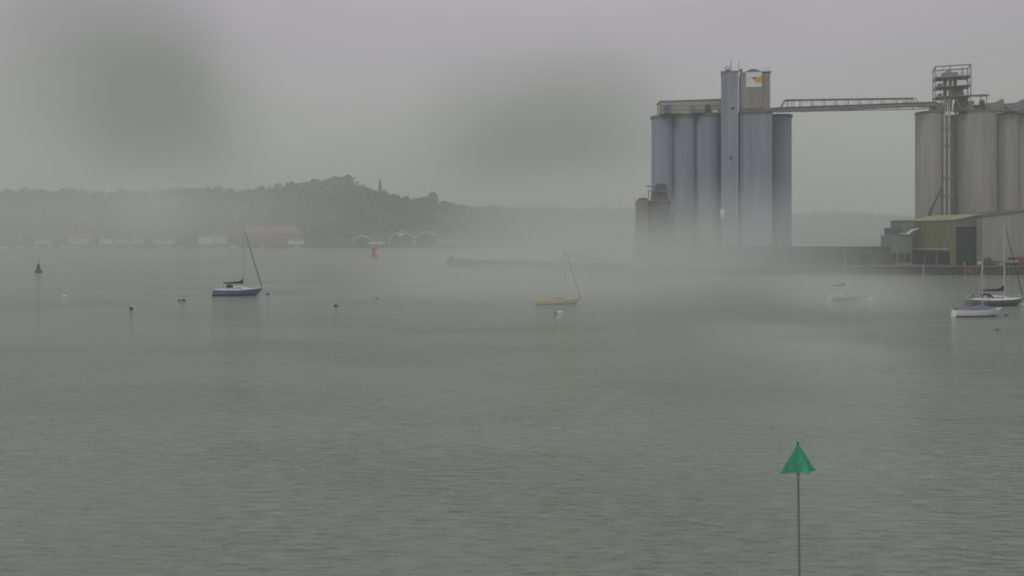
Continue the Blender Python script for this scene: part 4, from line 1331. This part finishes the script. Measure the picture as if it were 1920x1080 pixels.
rbuoy = thing('channel_buoy', 'red can-topped channel buoy in front of the far boat sheds', 'buoy', at(701, 481.8), 0, 'channel buoys')
MB().lathe([(1.6, -0.5), (2.2, 0.0), (2.25, 1.1), (1.6, 1.7), (1.1, 1.9)], (0, 0, 0), 20).build('float', buoy_red, rbuoy, smooth=True)
b = MB()
for k in range(4):
    an = PI / 4 + k * PI / 2
    b.tube((1.05 * math.cos(an), 1.05 * math.sin(an), 1.8), (0.85 * math.cos(an), 0.85 * math.sin(an), 5.0), 0.13)
for z in (2.8, 3.9):
    b.path([(0.97 * math.cos(PI / 4 + k * PI / 2), 0.97 * math.sin(PI / 4 + k * PI / 2), z) for k in range(5)], 0.09, 5)
b.build('lattice_tower', buoy_red, rbuoy)
MB().box((0, 0, 3.4), (1.3, 1.3, 3.2)).build('day_mark', buoy_red, rbuoy)
MB().lathe([(1.9, 4.9), (2.2, 5.0), (2.2, 5.9), (1.9, 6.0)], (0.2, 0, 0), 16).build('top_can', buoy_red, rbuoy)
MB().lathe([(0.2, 6.0), (0.25, 6.3), (0.12, 6.7)], (0, 0, 0), 10).build('lantern', buoy_red, rbuoy)

mp = thing('marker_post', 'small white-topped marker post before the far shore at left', 'marker post', at(51.5, 469.0))
MB().tube((0, 0, -1), (0, 0, 3.2), 0.45, n=8).build('pile', timber_dark, mp)
MB().lathe([(0.7, 3.2), (0.8, 3.6), (0.8, 5.0), (0.3, 5.6)], (0, 0, 0), 12).build('topmark', white_paint, mp)

# green beacon close to the camera
DB = 22.0
bx = X(1497, DB)
bc = thing('beacon_pole', 'green triangular topmark on a thin grey pole in the foreground', 'beacon', (bx, DB, 0))
za_, zb_ = Z(832, DB), Z(886, DB)
lean = X(1499.5, DB) - X(1496.6, DB)
zf = Z(1080, DB)
def ax_x(z): return (X(1496.5, DB) - bx) + (zb_ - z) / (zb_ - zf) * (X(1499.2, DB) - X(1496.8, DB))
MB().tube((ax_x(-3.0), 0, -3.0), (ax_x(zb_ + 0.03), 0, zb_ + 0.03), 0.034, 0.028, 12).build('pole', pole_grey, bc, smooth=True)
tpx = X(1496, DB) - bx
def plate(p_left, p_right, name):
    a_, c_ = Vector(p_left), Vector(p_right)
    ap = Vector((tpx, 0, za_))
    nrm = (c_ - a_).cross(ap - a_).normalized() * 0.004
    MB().prism([a_ - nrm, c_ - nrm, ap - nrm + Vector((0.012, 0, 0)), ap - nrm - Vector((0.012, 0, 0))], nrm * 2).build(name, mark_green, bc)
hw = 37.0 / F * DB
plate((tpx - hw, -0.13, zb_ - 0.005), (tpx + hw, 0.13, zb_ + 0.005), 'topmark_plate')
plate((tpx + hw * 0.44, -0.30, zb_ + 0.03), (tpx - hw * 0.45, 0.30, zb_ + 0.03), 'topmark_plate')
MB().lathe([(0.02, 0), (0.03, 0.02), (0.03, 0.05), (0.012, 0.07)], (tpx, 0, za_ - 0.02), 10).build('cap', steel_dark, bc)
MB().lathe([(0.045, 0), (0.045, 0.1)], (ax_x(zb_ - 0.1), 0, zb_ - 0.08), 12).build('collar', pole_grey, bc)

# ------------------------------------------------------------------ haze, and added mist for the lens smears
def vol_mat(name, dens, col, bank=False, noise_scale=2.0):
    m = bpy.data.materials.new(name)
    m.use_nodes = True
    nt = m.node_tree
    nt.nodes.remove(nt.nodes['Principled BSDF'])
    out = nt.nodes['Material Output']
    v = nt.nodes.new('ShaderNodeVolumePrincipled')
    v.inputs['Color'].default_value = (*col, 1)
    v.inputs['Density'].default_value = dens
    v.inputs['Anisotropy'].default_value = 0.0
    nt.links.new(v.outputs[0], out.inputs['Volume'])
    if bank:
        L = nt.links.new
        tc = nt.nodes.new('ShaderNodeTexCoord')
        ln = nt.nodes.new('ShaderNodeVectorMath'); ln.operation = 'LENGTH'
        L(tc.outputs['Object'], ln.inputs[0])
        mr = nt.nodes.new('ShaderNodeMapRange')
        mr.interpolation_type = 'SMOOTHERSTEP'
        mr.inputs['From Min'].default_value = 0.05
        mr.inputs['From Max'].default_value = 0.97
        mr.inputs['To Min'].default_value = dens
        mr.inputs['To Max'].default_value = 0.0
        L(ln.outputs['Value'], mr.inputs[0])
        L(mr.outputs[0], v.inputs['Density'])
    return m
hz = MB()
hz.box((0, 3350, 70), (9100, 8500, 143))
haze = hz.build('haze', vol_mat('haze_air', 0.00066, (0.90, 0.93, 0.88)))
tag(haze, kind='stuff')
def mist(px, py, D, rx, ry, rz, dens):  # added soft volumes standing in for pale smears of the wet lens
    me = bpy.data.meshes.new('smear_mist_bank')
    bm = bmesh.new()
    bmesh.ops.create_icosphere(bm, subdivisions=3, radius=1.0)
    bm.to_mesh(me); bm.free()
    me.materials.append(vol_mat('mist', dens, (0.90, 0.93, 0.88), True))
    o = bpy.data.objects.new('smear_mist_bank', me)
    COL.objects.link(o)
    o.location = P(px, py, D)
    o.scale = (rx, ry, rz)
    tag(o, kind='stuff')
mist(1055, 512, 155, 53, 78, 16, 0.022)
mist(1375, 466, 200, 46, 75, 22, 0.0135)
mist(1580, 548, 140, 21, 34, 7, 0.031)
mist(1480, 680, 86, 16, 42, 4.4, 0.05)
mist(285, 400, 1060, 80, 60, 62, 0.011)
mist(200, 420, 1000, 420, 140, 90, 0.0054)
mist(1120, 400, 960, 260, 150, 75, 0.0085)
mist(1620, 405, 960, 260, 150, 70, 0.0055)
